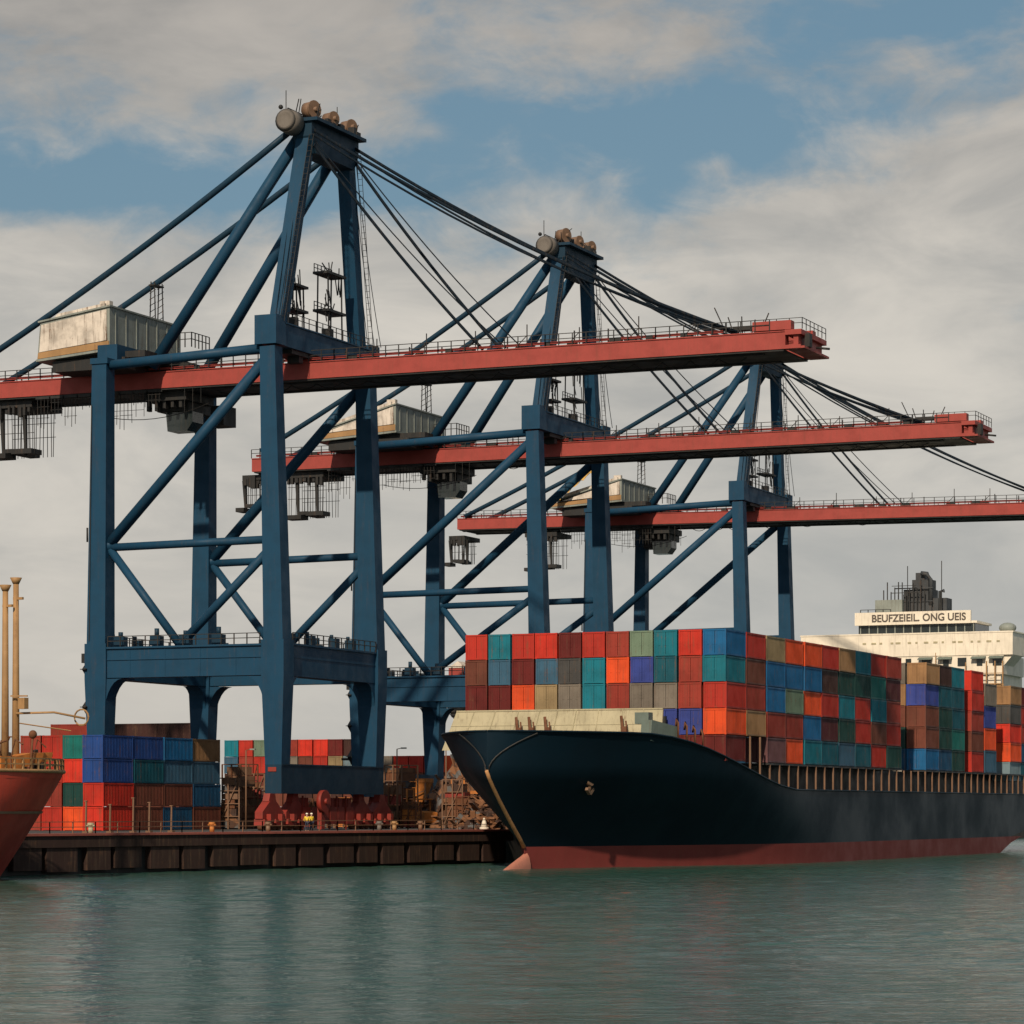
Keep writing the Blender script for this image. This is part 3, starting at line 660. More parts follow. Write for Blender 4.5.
# cream breakwater across the forecastle, raked back, its ends sloping inboard
def edge_pt(s0, sgn, inset, z): return (sgn * max(.0, half(s0, 12.8) - inset), s0 + inset * .6, z)
BY = 22.0
def bwp(u, f, o=0.):                                     # u along, f up, o offset forward
    x0 = -14.6 + 1.25 * f; x1 = 8.9 - .1 * f; return (x0 + (x1 - x0) * u, BY + .9 * f - o, 11.6 + 3.95 * f)
m = MB(); N_ = 12; vs = []
for i in range(N_ + 1):
    u = i / N_; vs += [bwp(u, 0), bwp(u, 1), (bwp(u, 1)[0], bwp(u, 1)[1] + .25, bwp(u, 1)[2]), (bwp(u, 0)[0], bwp(u, 0)[1] + .25, bwp(u, 0)[2])]
m.add(vs, [(4 * i + j, 4 * i + 4 + j, 4 * i + 4 + (j + 1) % 4, 4 * i + (j + 1) % 4) for i in range(N_) for j in range(4)] + [(0, 1, 2, 3), (4 * N_, 4 * N_ + 1, 4 * N_ + 2, 4 * N_ + 3)])
bw = m.build('breakwater', 'cream', ship)
m = MB()
for i in range(1, 10): m.beam(bwp(i / 10 + .012 * sin(i * 5), .02, .03), bwp(i / 10 + .012 * sin(i * 5), .98, .03), .07, .08)
m.beam(bwp(0, 1, .0), bwp(1, 1, .0), .16, .14); m.beam(bwp(0, .62, .02), bwp(1, .62, .02), .05, .05); m.build('stiffener', 'cream', bw)
for u in (.34, .40, .475, .83):
    m = MB(); x, y, z = bwp(u, .42, .4); m.beam((x, y - .1, z), (x - .3, y + .3, z + 1.6), .25, .2); m.box((x + .2, y - .2, z + .25), (.55, .4, .6)); m.tube((x + .5, y - .2, z), (x + .3, y, z + 1.1), .08); m.build('mooring_fairlead', 'rust', ship)
m = MB(); xg, yg = half(15.5, 12.6) - .6, 16.6
m.beam((xg - .6, yg - 2, 13.2), (xg + .5, yg + 2.6, 12.6), 1.2, 2.0); m.box((xg - 1.4, yg - .5, 14.4), (1.4, 1.2, 1.1)); m.build('windlass_cover', 'grey_green', ship)
m = MB()
for k in range(4):
    x, y = half(18.5 + k * 1.3, 12.6) - .5, 18.6 + k * 1.3; z = deck_z(y); m.path([(x, y, z - .2), (x, y, z + 1.6 - .1 * k), (x - .3, y + .4, z + 2.0 - .1 * k), (x - .5, y + .7, z + 1.2)], .11, n=6)
m.build('vent_pipe', 'rust', ship)
# anchor in its pocket
ya, za = 10.6, 7.9; xa = half(ya, za) + .12
anc = MB(); anc.tube((xa, ya, za + .9), (xa - .12, ya, za - .6), .16); anc.beam((xa - .1, ya - .7, za - .3), (xa - .1, ya, za - .75), .3, .3); anc.beam((xa - .05, ya + .7, za - .3), (xa - .1, ya, za - .75), .3, .3); anc.tube((xa - .25, ya, za + .55), (xa + .08, ya - .05, za + .6), .62, .62, 14)
anc.build('anchor', 'sheave_tan', ship)
# deck edge stanchions carrying the side stacks, coaming behind them
XO = 14.15                                    # outer face of the side stacks
m = MB(); m.span(XO - 3.2, XO - 3.0, 39, 176, 7.3, 10.2); m.span(-XO + 3.0, -XO + 3.2, 39, 176, 7.3, 10.2); m.span(-XO + 2.5, XO - 2.9, 26.6, 176, 9.9, 10.3); m.span(-13.8, 8.0, 25.8, 26.2, 12.0, 14.9)
m.build('hatch_coaming', 'black_steel', ship)
m = MB(); m.span(XO - 2.9, XO + .1, 39.3, 89.6, 10.22, 10.42); m.span(XO - 2.9, XO + .1, 99.8, 152, 10.22, 10.42)
m.build('lashing_platform', 'black_steel', ship)
y = 33.6
while y < 170:
    m = MB(); zb = deck_z(y) - .25; zt = 13.0 if y < 39 else 10.25
    m.beam((XO + .05, y, zb), (XO + .05, y, zt), .17, .17); m.build('stanchion', 'rusty_post', ship); y += 3.15
# superstructure
Y0 = 156.6
def L2(x): return x - SX
m = MB(); m.span(L2(-128.0), L2(-101.5), Y0 + .5, Y0 + 13, 7.5, 24.6); ac = m.build('accommodation_block', 'white_paint', ship)
m = MB(); m.span(L2(-130.4), L2(-99.7), Y0, Y0 + 8, 27.2, 30.35); m.span(L2(-128.4), L2(-101.0), Y0 + .12, Y0 + 12, 24.5, 27.2)
for sx, xx in ((-1, -130.4), (1, -99.7)): m.prism([(L2(xx), 27.25), (L2(xx) - sx * 2.8, 24.0), (L2(xx) - sx * 3.4, 24.0), (L2(xx) - sx * 3.4, 27.25)], Y0 + .4, Y0 + 6, 'y')
m.span(L2(-130.5), L2(-99.6), Y0 - .06, Y0 + 8.1, 30.3, 30.5)
br = m.build('bridge_wing', 'white_paint', ship)
for k, px in enumerate((-114.6, -112.0, -109.2, -106.9, -104.4, -101.9)):
    m = MB(); m.box((L2(px), Y0 + .1, 26.3), (1.25 if k % 2 else .8, .16, 1.15)); wn = m.build('window', 'glass_dark', br)
    if k in (1, 2, 4, 5): m = MB(); m.prism([(Y0 + .1, 27.05), (Y0 - .75, 26.75), (Y0 - .75, 26.65), (Y0 + .1, 26.85)], L2(px) - 1.1, L2(px) + .9, 'x'); m.build('awning', 'grey_green', wn)
for k in range(16):
    m = MB(); m.box((L2(-121 + k * 1.28 + .2 * sin(k * 2.7)), Y0 - .02, 29.1), (.5 + .2 * sin(k * 1.9), .06, .26)); m.build('vent', 'cream', br)
m = MB(); m.span(L2(-122.2), L2(-105.3), Y0 + 1.2, Y0 + 9, 30.5, 31.75); wh = m.build('wheelhouse', 'glass_dark', ship)
for k in range(14): m = MB(); m.box((L2(-121.9 + k * 1.26), Y0 + 1.17, 31.1), (.14, .1, 1.2)); m.build('window_post', 'house_grey', wh)
m = MB(); m.span(L2(-122.6), L2(-105.8), Y0 + .6, Y0 + 1.0, 31.75, 33.55); m.span(L2(-122.5), L2(-105.0), Y0 + 1.0, Y0 + 9.4, 31.78, 32.1); nb_ = m.build('name_board', 'white_paint', ship)
tc = bpy.data.curves.new('lettering', 'FONT'); tc.body = 'BEUFZEIEIL. ONG UEIS'; tc.size = 1.45; tc.extrude = .02; tc.align_x = 'CENTER'; tc.offset = .034
tc.materials.append(MAT['faded_letter']); to_ = bpy.data.objects.new('lettering_curve', tc); to = bpy.data.objects.new('lettering', bpy.data.meshes.new_from_object(to_)); bpy.data.objects.remove(to_); COL.objects.link(to); to.parent = nb_; to.location = (L2(-113.3), Y0 + .57, 32.2); to.rotation_euler = (pi / 2, 0, 0); to.scale = (.95, 1, 1)
m = MB(); YF = Y0 + 9
m.span(L2(-115.6), L2(-110.4), YF, YF + 4, 32.1, 35.4); m.span(L2(-114.6), L2(-110.4), YF + .3, YF + 3.6, 35.4, 37.3); m.span(L2(-113.4), L2(-110.6), YF + .5, YF + 3.2, 37.3, 38.7); m.span(L2(-112.9), L2(-111.6), YF + .6, YF + 3, 38.7, 39.7)
m.span(L2(-110.4), L2(-108.3), YF + .5, YF + 3.4, 32.1, 36.0)
m.path([(L2(-110.6), YF + .2, 35), (L2(-110.6), YF + .2, 38.7), (L2(-111.1), YF + .2, 39.5), (L2(-112.0), YF + .2, 39.6)], .32, n=8); m.path([(L2(-109.2), YF + .3, 34), (L2(-109.2), YF + .3, 36.9), (L2(-108.6), YF + .3, 37.0)], .28, n=8)
for z in (33.6, 35.5, 37.4): m.span(L2(-115.8), L2(-110.2), YF - .15, YF + .1, z, z + .14)
for k in range(6): m.beam((L2(-115.3) + k * .8, YF - .1, 35.4), (L2(-115.3) + k * .8, YF - .1, 36.6), .08, .08)
fu = m.build('funnel', 'funnel_grey', ship); fu.location = (-3.3, 0, 0)
m = MB(); m.span(L2(-119.0), L2(-112.4), YF - 1.5, YF - .2, 32.1, 33.2); m.span(L2(-118.4), L2(-114.4), YF - 1.2, YF - .3, 33.2, 35.8); m.build('exhaust_casing', 'dark_cable' if False else 'house_grey', fu)
m = MB()
for k in range(12): x = L2(-118.4) + k * .55; m.beam((x, YF - .6, 33.1), (x, YF - .6, 35.7 + random.uniform(1.0, 3.0)), .13, .13)
m.beam((L2(-117.2), YF - .6, 36.8), (L2(-112.6), YF - .6, 36.8), .1, .1); m.beam((L2(-117.2), YF - .6, 37.8), (L2(-113.6), YF - .6, 37.8), .08, .08)
m.build('radar_mast', 'black_steel', ship).location = (-2.2, 0, 0)
for x, h in ((-120.6, 35.6), (-118.9, 36.4), (-117.0, 40.6), (-112.0, 41.2)): m = MB(); m.beam((L2(x), YF - .8, 32.1), (L2(x), YF - .8, h), .1, .1); m.build('whip_antenna', 'black_steel', ship)
m = MB(); railing(m, [(L2(-122), Y0 + 1.5, 32.1), (L2(-117.6), Y0 + 1.5, 32.1)], 1.9, .9, .05); m.build('railing', 'black_steel', ship)
m = MB(); m.ball((L2(-100.9), Y0 + 2, 31.0), (1.25, 1.2, .75)); m.tube((L2(-100.9), Y0 + 2, 30.4), (L2(-100.9), Y0 + 2, 30.8), .8); m.beam((L2(-99.6), Y0 + 2, 30.4), (L2(-97.6), Y0 + 2, 30.0), .12, .12); m.build('satellite_dome', 'house_grey', ship)
m = MB()
for x in (-103.2, -102.0, -100.9):
    m.beam((L2(x), Y0 - .8, 19), (L2(x), Y0 - .8, 26.3), .16, .16)
for z in (21.2, 23, 24.6): m.beam((L2(-106.5), Y0 - .8, z), (L2(-100.7), Y0 - .8, z), .1, .1)
m.box((L2(-102), Y0 - .6, 22.2), (1.8, .5, 2.0)); m.beam((L2(-110.5), Y0 - .6, 22), (L2(-110.5), Y0 - .6, 27.6), .09, .09); m.beam((L2(-106.2), Y0 - .6, 21), (L2(-106.2), Y0 - .6, 26.2), .14, .14)
m.build('lifeboat_davit', 'tan_steel', ship)

# cargo on the ship: bow-facing stack (rows counted from the top), side stacks, inboard fillers
FY = 280.0; PITCH = 2.568; XL = -124.9; T = 2.61; Z0 = 10.45
GF = 'containers in the ship\'s bow-facing stack'; GS = 'containers in the ship\'s side stacks'
front = [['red', 'teal', 'red', 'bright red', 'dark red', 'red', 'brick red', 'grey green', 'teal', 'bright red', 'blue'],
         ['brown', 'steel blue', 'dark red', 'steel blue', 'dark grey', 'teal', 'orange', 'violet blue', 'dark teal', 'brick red', 'teal'],
         ['dark red', 'dark red', 'orange', 'beige', 'grey', 'teal', 'brick red', 'grey', 'grey', 'brick red', 'red'],
         [None] * 5 + ['brown', 'grey', 'blue', 'violet blue', 'violet blue', 'orange'],
         [None] * 8 + ['maroon', 'dark red', 'dark red']]
RN = ['top', 'second', 'third', 'fourth', 'lowest']
for r, row in enumerate(front):
    for c, colr in enumerate(row):
        if colr: container(XL + PITCH * (c + .5), FY + 3.03, Z0 + T * (4 - r), colr, f'{colr} container end, {ORD[c + 1]} from left in {RN[r]} row of the bow-facing stack', GF, jig=.05)
side = {0: ['red', 'brown', 'brick red', 'tan', None],
        1: ['beige', 'blue', 'blue', 'brick red', 'mauve'], 2: ['orange', 'blue', 'grey green', 'brick red', 'orange'],
        3: ['orange', 'blue', 'orange', 'blue', 'teal'], 4: ['red', 'dark brown', 'red', 'maroon', 'dark teal'],
        5: ['tan', 'dark green', 'teal', 'dark green', 'steel blue'], 6: ['teal', 'dark green', 'red', 'red', 'dark teal'],
        7: ['red', 'sea green', 'teal', 'brown', 'red'], 8: ['brick red', 'maroon', 'brick red', 'red', 'dark green'],
        9: ['tan', 'violet blue', 'brown', 'brown', 'blue'], 10: ['dark brown', 'dark teal', 'dark green', 'dark green', 'dark blue'], 11: ['teal', 'dark teal', 'dark teal', 'sea green', 'dark green'],
        12: ['bright red', 'red', 'brick red', 'brown', 'red'], 13: ['grey', 'violet blue', 'orange', 'steel blue'],
        14: ['tan', 'dark grey', 'bright red', 'orange', 'pale blue'], 15: ['dark red', 'red', 'brick red', 'dark blue', 'dark teal']}
yst = {0: 286.15, 1: 292.6, 2: 298.75, 3: 305.2, 4: 311.35, 5: 317.8, 6: 323.95, 7: 330.4, 8: 336.55, 9: 353.7, 10: 359.85, 11: 366.1, 12: 375.8, 13: 382.6, 14: 396.2, 15: 402.35}
XS = -96.65 - 1.22
for k, cols in side.items():
    z0, h, tt = (Z0, 2.59, T) if k < 13 else ((Z0, 2.89, 2.91) if k == 13 else (9.5, 2.59, 2.56))
    if k in (9, 10, 11, 12): pass
    n = len(cols)
    for r, colr in enumerate(cols):
        if colr is None: continue
        hh = min(h, tt - .02)
        container(XS, yst[k] + 3.03, z0 + tt * (n - 1 - r), colr, f'{colr} container on the ship\'s near side, {RN[r] if r < 4 else "lowest"} tier, {ORD[k + 1]} along from bow', GS, H=hh, jig=.07)
fill = ['brown', 'maroon', 'dark green', 'brick red', 'dark blue', 'grey', 'dark red', 'tan', 'dark teal']
for k, nm in ((9, 'behind the first gap'), (12, 'behind the second gap'), (13, 'behind the third gap'), (14, 'behind the last gap')):
    for c in (1, 2) if k in (9, 14) else (1,):
        z0, tt = (Z0, T) if k < 13 else ((Z0, 2.91) if k == 13 else (9.5, 2.56)); n = 4 if k == 13 else 5
        for r in range(n):
            colr = fill[(k * 3 + c * 5 + r * 2) % 9]
            container(XS - PITCH * c, yst[k] + 3.03, z0 + tt * (n - 1 - r), colr, f'{colr} container {nm} in the side stacks, {RN[r]} tier, {ORD[c]} inboard', 'containers inboard of the gaps in the side stacks', H=tt - .02)
m = MB(); m.span(L2(-124.5), L2(-101.8), 104, 155, 10.3, 22.0); m.build('inner_cargo_rack', 'black_steel', ship) if False else None

# ------------------------------------------------------------------ containers on the quay
GP = 'containers in the stack by the landside legs'
def qc(x, y, tier, colr, label, H=2.43, L=6.06, rz=0.): container(x, y, QZ + (H + .015) * tier, colr, label, GP, L=L, H=H, rz=rz, jig=.06)
slots = [('royal blue', 'royal blue', 'bright red', 'bright red'), ('royal blue', 'dark teal', 'brown', 'brown'), ('blue', 'steel blue', 'brown', 'dark blue'), ('tan', 'steel blue', 'dark blue', 'brown')]
PN = ['top', 'second', 'third', 'lowest']
for i, cs in enumerate(slots):
    for r, c in enumerate(cs): qc(-159.22, 264 + 3.03 + i * 6.2, 3 - r, c, f'{c} container in right column of quay stack, {PN[r]} tier, {ORD[i + 1]} along from water')
for j, cs in enumerate((('sea green', 'bright red', 'dark green', 'orange'), ('red', 'red', 'brick red', 'red'), ('brick red', 'brown', 'red', 'brick red'))):
    for r, c in enumerate(cs): qc(-161.75 - 2.52 * j, 264.3 + 3.03, 3 - r, c, f'{c} container facing the water in quay stack, {PN[r]} tier, {ORD[j + 2]} column from right')
GB = 'containers in the brown row behind the near crane'
for r, (a, b) in enumerate((('brick red', 'dark brown'), ('brown', 'brown'), ('red', 'beige'), ('brown', 'dark brown'), ('brown', 'brown'))):
    container(-201.5, 330, QZ + 2.61 * (4 - r), a, f'{a} container broadside behind the near landside leg, {RN[r]} tier', GB, rz=pi / 2)
    container(-190.2, 331, QZ + 2.61 * (4 - r), b, f'long {b} container broadside behind the blue quay stack, {RN[r]} tier', GB, L=12.19, rz=pi / 2)
GD = 'containers in the distant yard stacks'
far = {0: ('teal', 'steel blue', 'dark brown', 'brown', 'dark brown'), 1: ('red', 'brick red', 'brown', 'dark brown', 'dark brown'), 2: ('grey green', 'red', 'brown', 'dark brown', 'dark brown'), 3: ('grey green', 'steel blue', 'dark blue', 'brown', 'brown'),
       4: ('brick red', 'grey', 'dark blue', 'brown', 'dark brown'), 5: ('bright red', 'brown', 'brown', 'dark brown', 'brown'), 6: ('bright red', 'red', 'dark red', 'brown', 'dark brown'), 7: ('dark red', 'beige', 'brown', 'dark brown', 'brown'), 8: ('dark brown', 'pale blue', 'dark brown', 'brown', 'dark brown'),
       9: (None, 'pale blue', 'brown', 'dark brown', 'brown'), 10: (None, 'grey', 'brown', 'dark brown', 'dark brown'), 11: (None, 'bright red', 'dark brown', 'brown', 'brown'), 12: (None, 'red', 'brown', 'dark brown', 'mauve'), 13: (None, 'brick red', 'dark brown', 'brown', 'brown'),
       14: (None, 'orange', 'brown', 'rustbrown', 'brown')}
PAL['rustbrown'] = (130, 70, 40)
for c, cs in far.items():
    for r, colr in enumerate(cs):
        if colr:
            cn = 'rust brown' if colr == 'rustbrown' else colr
            container(-225.2 + 2.6 * c, 418 + (1.5 if c > 8 else 0), QZ + 2.61 * (4 - r), colr, f'small distant {cn} container end, {RN[r]} row of the yard stack, {ORD[c + 1]} from left', GD)

# ------------------------------------------------------------------ control tower far behind
tw = empty('control_tower', (-244.4, 545, QZ), 'slim white control tower with dark cabin, far behind the near crane', 'tower')
m = MB(); m.tube((0, 0, 0), (0, 0, 20.5), 1.5, 1.15, 14); m.build('shaft', 'white_paint', tw)
m = MB(); m.tube((0, 0, 20.5), (0, 0, 21.2), 1.4, 1.9, 12); m.tube((0, 0, 21.2), (0, 0, 24.4), 1.7, 1.8, 12); m.box((-.9, -1.4, 22), (1.6, .6, 1.0)); cbn = m.build('cabin', 'black_steel', tw)
m = MB(); m.tube((0, 0, 24.4), (0, 0, 24.8), 2.0, 1.6, 12); m.beam((0, 0, 24.8), (0, 0, 26.6), .1, .1); m.build('roof', 'house_grey', cbn)

# ------------------------------------------------------------------ red ship at the left edge, bow away along the quay
rz = math.atan2(-d_.x, d_.y)
rs = empty('moored_ship', (-132.0, 213.8, 0), 'rust red ship with tall tan masts, moored at the left edge of the quay', 'ship', rz=rz)   # origin under the stem head; hull along -y
def rh(s, z, lo=0.):
    tz = max(0, min(1, z / 9)); st = 7.5 * (1 - tz) ** 1.2
    sg = s - st; return max(.03, 5.2 * sin(pi / 2 * max(0, min(1, sg / (17 - 7 * tz)))) ** (1 - .3 * tz)), st
def rhull(z0, z1, nz, extra=0.):
    m = MB(); S_ = [0, .4, 1, 2, 3.2, 5, 7, 9, 12, 16, 22, 34, 46]
    for sg in (-1, 1):
        vs = []
        for s0 in S_:
            for j in range(nz + 1):
                z = z0 + (z1 - z0) * j / nz; st = rh(0, z)[1]; s = s0 + st * max(0, 1 - s0 / 30); vs.append((sg * (rh(s, z)[0] + extra), -s + extra, z))
        m.add(vs, [(i * (nz + 1) + j, (i + 1) * (nz + 1) + j, (i + 1) * (nz + 1) + j + 1, i * (nz + 1) + j + 1) for i in range(len(S_) - 1) for j in range(nz)], True)
    return m
rhull(5.4, 8.7, 6).build('hull', 'ship_red', rs)
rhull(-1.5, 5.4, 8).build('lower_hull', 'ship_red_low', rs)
rhull(5.3, 5.5, 1, .1).build('rubbing_strake', 'sheave_tan', rs)
m = MB(); S_ = [0.3, 1, 2, 3.2, 5, 7, 9, 12, 16, 22, 34, 46]; vs = []
for s0 in S_: b = rh(s0, 8.2)[0]; vs += [(-b, -s0, 8.1), (b, -s0, 8.1)]
m.add(vs, [(2 * i, 2 * i + 1, 2 * i + 3, 2 * i + 2) for i in range(len(S_) - 1)]); m.build('deck', 'rust', rs)
for sg in (-1, 1):
    m = MB(); railing(m, [(sg * (rh(s0, 8.7)[0] - .1), -s0, 8.7) for s0 in S_], 1.0, 1.0, .07); m.build('railing', 'tan_steel', rs)
    m = MB(); m.path([(sg * rh(s0, 8.7)[0], -s0, 8.72) for s0 in S_], .16, n=6); m.build('rail_cap', 'tan_steel', rs)
for x, y, h in ((.3, -7.0, 23.3), (.9, -6.4, 23.9)):
    m = MB(); m.tube((x, y, 8.1), (x - .1, y + .15, h), .33, .23, 12); m.tube((x - .1, y + .15, h), (x - .1, y + .15, h + .5), .26, .5, 12); m.box((x + .2, y + .1, h - 1.2), (1.0, .2, .2)); m.build('mast', 'tan_steel', rs)
m = MB(); m.beam((.9, -8.3, 14.8), (2.2, -7.7, 14.8), .12, .12); m.box((1.9, -7.9, 14.2), (.7, .5, .9)); m.path([(1.2, -8, 13.4), (3.5, -6, 13.5), (5.6, -4.6, 13.0)], .1, n=6)
m.path([(5.2 + .75 * cos(a), -4.6, 13.1 + .65 * sin(a)) for a in [2 * pi * i / 14 for i in range(15)]], .07, n=5); m.path([(1.6, -8, 12.6), (4.6, -5.2, 12.0)], .05, n=4); m.build('davit', 'tan_steel', rs).location = (0, 1.3, 0)
for k in range(26):
    x, y = random.uniform(-3, 3.2), random.uniform(-14, -2.0); h = random.uniform(.6, 2.6); m = MB(); m.beam((x, y, 8.1), (x + random.uniform(-.5, .5), y + random.uniform(-.5, .5), 8.1 + h), random.uniform(.1, .5), random.uniform(.1, .4)); m.build('deck_gear', 'black_steel', rs)
for k in range(9):
    x, y = random.uniform(-2.5, 3), random.uniform(-13, -3); a = random.uniform(0, 6)
    m = MB(); m.path([(x, y, 8.0), (x, y, 9.4 + random.random()), (x + .4 * cos(a), y + .4 * sin(a), 10.6 + random.random()), (x + 1.1 * cos(a), y + 1.1 * sin(a), 10.6 + random.random())], .08, n=5); m.build('vent_pipe', 'rust', rs)
m = MB(); m.tube((2.2, -6.2, 8.1), (2.4, -6.0, 11.6), .09, n=6); m.ball((2.4, -6.0, 11.7), .35); m.build('searchlight', 'rust', rs)
m = MB(); m.prism([(-9.5, 8.6), (-3.6, 9.6), (-3.4, 10.3), (-6, 10.2), (-9.5, 9.6)], 1.0, 2.2, 'x'); m.box((1.6, -8.5, 9.4), (1.6, 2.4, 1.0)); m.build('rescue_boat', 'orange', rs)

# ------------------------------------------------------------------ quay clutter
def truck(x, y, rz, label, mat='orange'):
    t_ = empty('forklift_truck', (x, y, QZ), label, 'forklift', rz=rz)
    m = MB(); m.prism([(-2.2, .6), (1.6, .6), (1.8, 1.3), (.6, 1.6), (-1.2, 2.0), (-2.3, 1.8)], -.9, .9, 'y'); m.build('body', mat, t_)
    m = MB()
    for i in (-.8, .8):
        for j in (-.8, .8): m.beam((i * 1.0 - .2, j, 1.7), (i * .8 - .2, j, 3.3), .1, .1)
    m.box((-.2, 0, 3.35), (2.0, 1.9, .14)); m.build('cab_frame', mat, t_)
    m = MB()
    for j in (-.5, .5): m.beam((2.0, j, .3), (2.0, j, 4.6), .18, .16)
    for z in (1, 2.6, 4.5): m.beam((2.0, -.55, z), (2.0, .55, z), .12, .12)
    ms = m.build('lifting_mast', mat, t_)
    m = MB()
    for j in (-.4, .4): m.box((2.9, j, .45), (1.8, .16, .08))
    m.build('fork', 'black_steel', ms)
    for i, r in ((-1.4, .5), (1.2, .62)):
        for j in (-.85, .85): m = MB(); m.tube((i, j - .17, r), (i, j + .17, r), r, n=16); m.build('wheel', 'tyre', t_)
def onquay(px, d):
    u = (px - 512) / 3000; lat = u * d; return (.9195 * lat - .393 * d, .393 * lat + .9195 * d)
x, y = onquay(420, 350); truck(x, y, 2.6, 'orange forklift truck on the quay beside the middle crane legs')
# tall orange cargo hopper by the leg of the middle crane, loading platform below the bow
def hopper(px, d, label, mat):
    x, y = onquay(px, d); h = empty('cargo_hopper', (x, y, QZ), label, 'hopper'); h.scale = (.55, .55, .85)
    m = MB(); m.add([(-2, -2, 6.4), (2, -2, 6.4), (2, 2, 6.4), (-2, 2, 6.4), (-.5, -.5, 3.2), (.5, -.5, 3.2), (.5, .5, 3.2), (-.5, .5, 3.2)], [(0, 1, 5, 4), (1, 2, 6, 5), (2, 3, 7, 6), (3, 0, 4, 7)]); m.span(-2.1, 2.1, -2.1, 2.1, 6.4, 7.0); m.build('funnel', mat, h)
    for i in (-1, 1):
        for j in (-1, 1): m = MB(); m.beam((i * 2, j * 2, 0), (i * 1.9, j * 1.9, 6.4), .25, .25); m.build('leg', 'rusty_post', h)
    m = MB()
    for z in (2.2, 4.4):
        for i in (-1, 1): m.beam((-2, i * 1.95, z), (2, i * 1.95, z + .9), .12, .12); m.beam((i * 1.95, -2, z), (i * 1.95, 2, z + .9), .12, .12)
    m.build('brace', 'rusty_post', h)
hopper(421, 366, 'orange cargo hopper on braced legs beside the middle crane', 'orange')
x, y = onquay(466, 340); lp = empty('loading_platform', (x, y, QZ), 'orange loading platform with posts below the ship bow', 'platform', rz=.2)
m = MB()
for i in (-1.2, 1.2):
    for j in (-.8, .8): m.beam((i, j, 0), (i, j, 4.0), .16, .16)
m.build('support', 'rusty_post', lp)
m = MB(); m.box((0, 0, 4.1), (3.4, 2.2, .35)); m.build('deck', 'orange', lp)
m = MB()
for i in (-1.4, 0, 1.4): m.beam((i, -1, 4.2), (i, -1, 5.6), .22, .22)
m.build('post', 'orange', lp)
def heap(px, d, rx, ry, h, label, seed):
    rnd = random.Random(seed); x, y = onquay(px, d); m = MB(); N, M = 30, 12; vs = []
    for i in range(M + 1):
        for k in range(N):
            a = 2 * pi * k / N; f = i / M; j = 1 + rnd.uniform(-.14, .14)
            vs.append((rx * f * cos(a) * j, ry * f * sin(a) * j, max(-.1, h * (1 - f ** 1.15) + (rnd.uniform(-.09, .09) * h if i < M else 0))))
    m.add(vs, [(i * N + k, (i + 1) * N + k, (i + 1) * N + (k + 1) % N, i * N + (k + 1) % N) for i in range(M) for k in range(N)])
    for k in range(150):                                   # loose plates, bars and blocks
        f = rnd.random() ** .6; a = rnd.random() * 2 * pi; px_, py_ = rx * f * cos(a), ry * f * sin(a); z = h * (1 - f ** 1.15)
        d_3 = Vector((rnd.uniform(-1, 1), rnd.uniform(-1, 1), rnd.uniform(-.4, .9))).normalized() * rnd.uniform(.5, 1.6)
        c = Vector((px_, py_, max(.2, z))); m.beam(c - d_3 / 2, c + d_3, rnd.uniform(.1, .9), rnd.uniform(.06, .4))
    o = m.build('scrap_heap', 'scrap', None, (x, y, QZ)); tag(o, label, 'scrap heap')
heap(466, 352, 6.2, 6, 9.0, 'tall heap of rusty brown scrap on the quay below the ship bow', 3)
heap(482, 328, 2.6, 3.4, 2.8, 'low heap of rusty scrap at the quay corner near the ship stem', 5)
heap(246, 345, 3.4, 4, 5.2, 'brown scrap heap beyond the blue quay containers', 8)
def cage(px, d, w_, h_, mat, label, seed):
    rnd = random.Random(seed); x, y = onquay(px, d); c = empty('cargo_cage', (x, y, QZ), label, 'cargo cage', 'cargo cages and crates on the quay', rnd.uniform(-.4, .5))
    m = MB(); q = w_ / 2
    for i in (-q, 0, q):
        for j in (-q, q): m.beam((i, j, 0), (i, j, h_), .14, .14)
    for z in [h_ * k / 4 for k in range(1, 5)]:
        for j in (-q, q): m.beam((-q, j, z), (q, j, z), .09, .09); m.beam((j, -q, z), (j, q, z), .09, .09)
    for j in (-q, q): m.beam((-q, j, 0), (q, j, h_), .08, .08)
    m.build('frame', 'rust' if seed % 2 else 'rusty_post', c)
    z = .1; k = 0
    while z < h_ - .6 and k < 9:
        hh = rnd.uniform(.6, 1.3); ww = rnd.uniform(.55, .95) * w_
        m = MB(); m.box((rnd.uniform(-.1, .1) * w_, 0, z + hh / 2), (ww, w_ * .85, hh - .06))
        for e in (-.3, 0, .3): m.box((e * ww, -w_ * .43, z + hh / 2), (.1, .06, hh - .1))
        m.build('crate', rnd.choice([mat, 'rust', 'scrap', 'rusty_post', 'bogie_red']), c); z += hh; k += 1
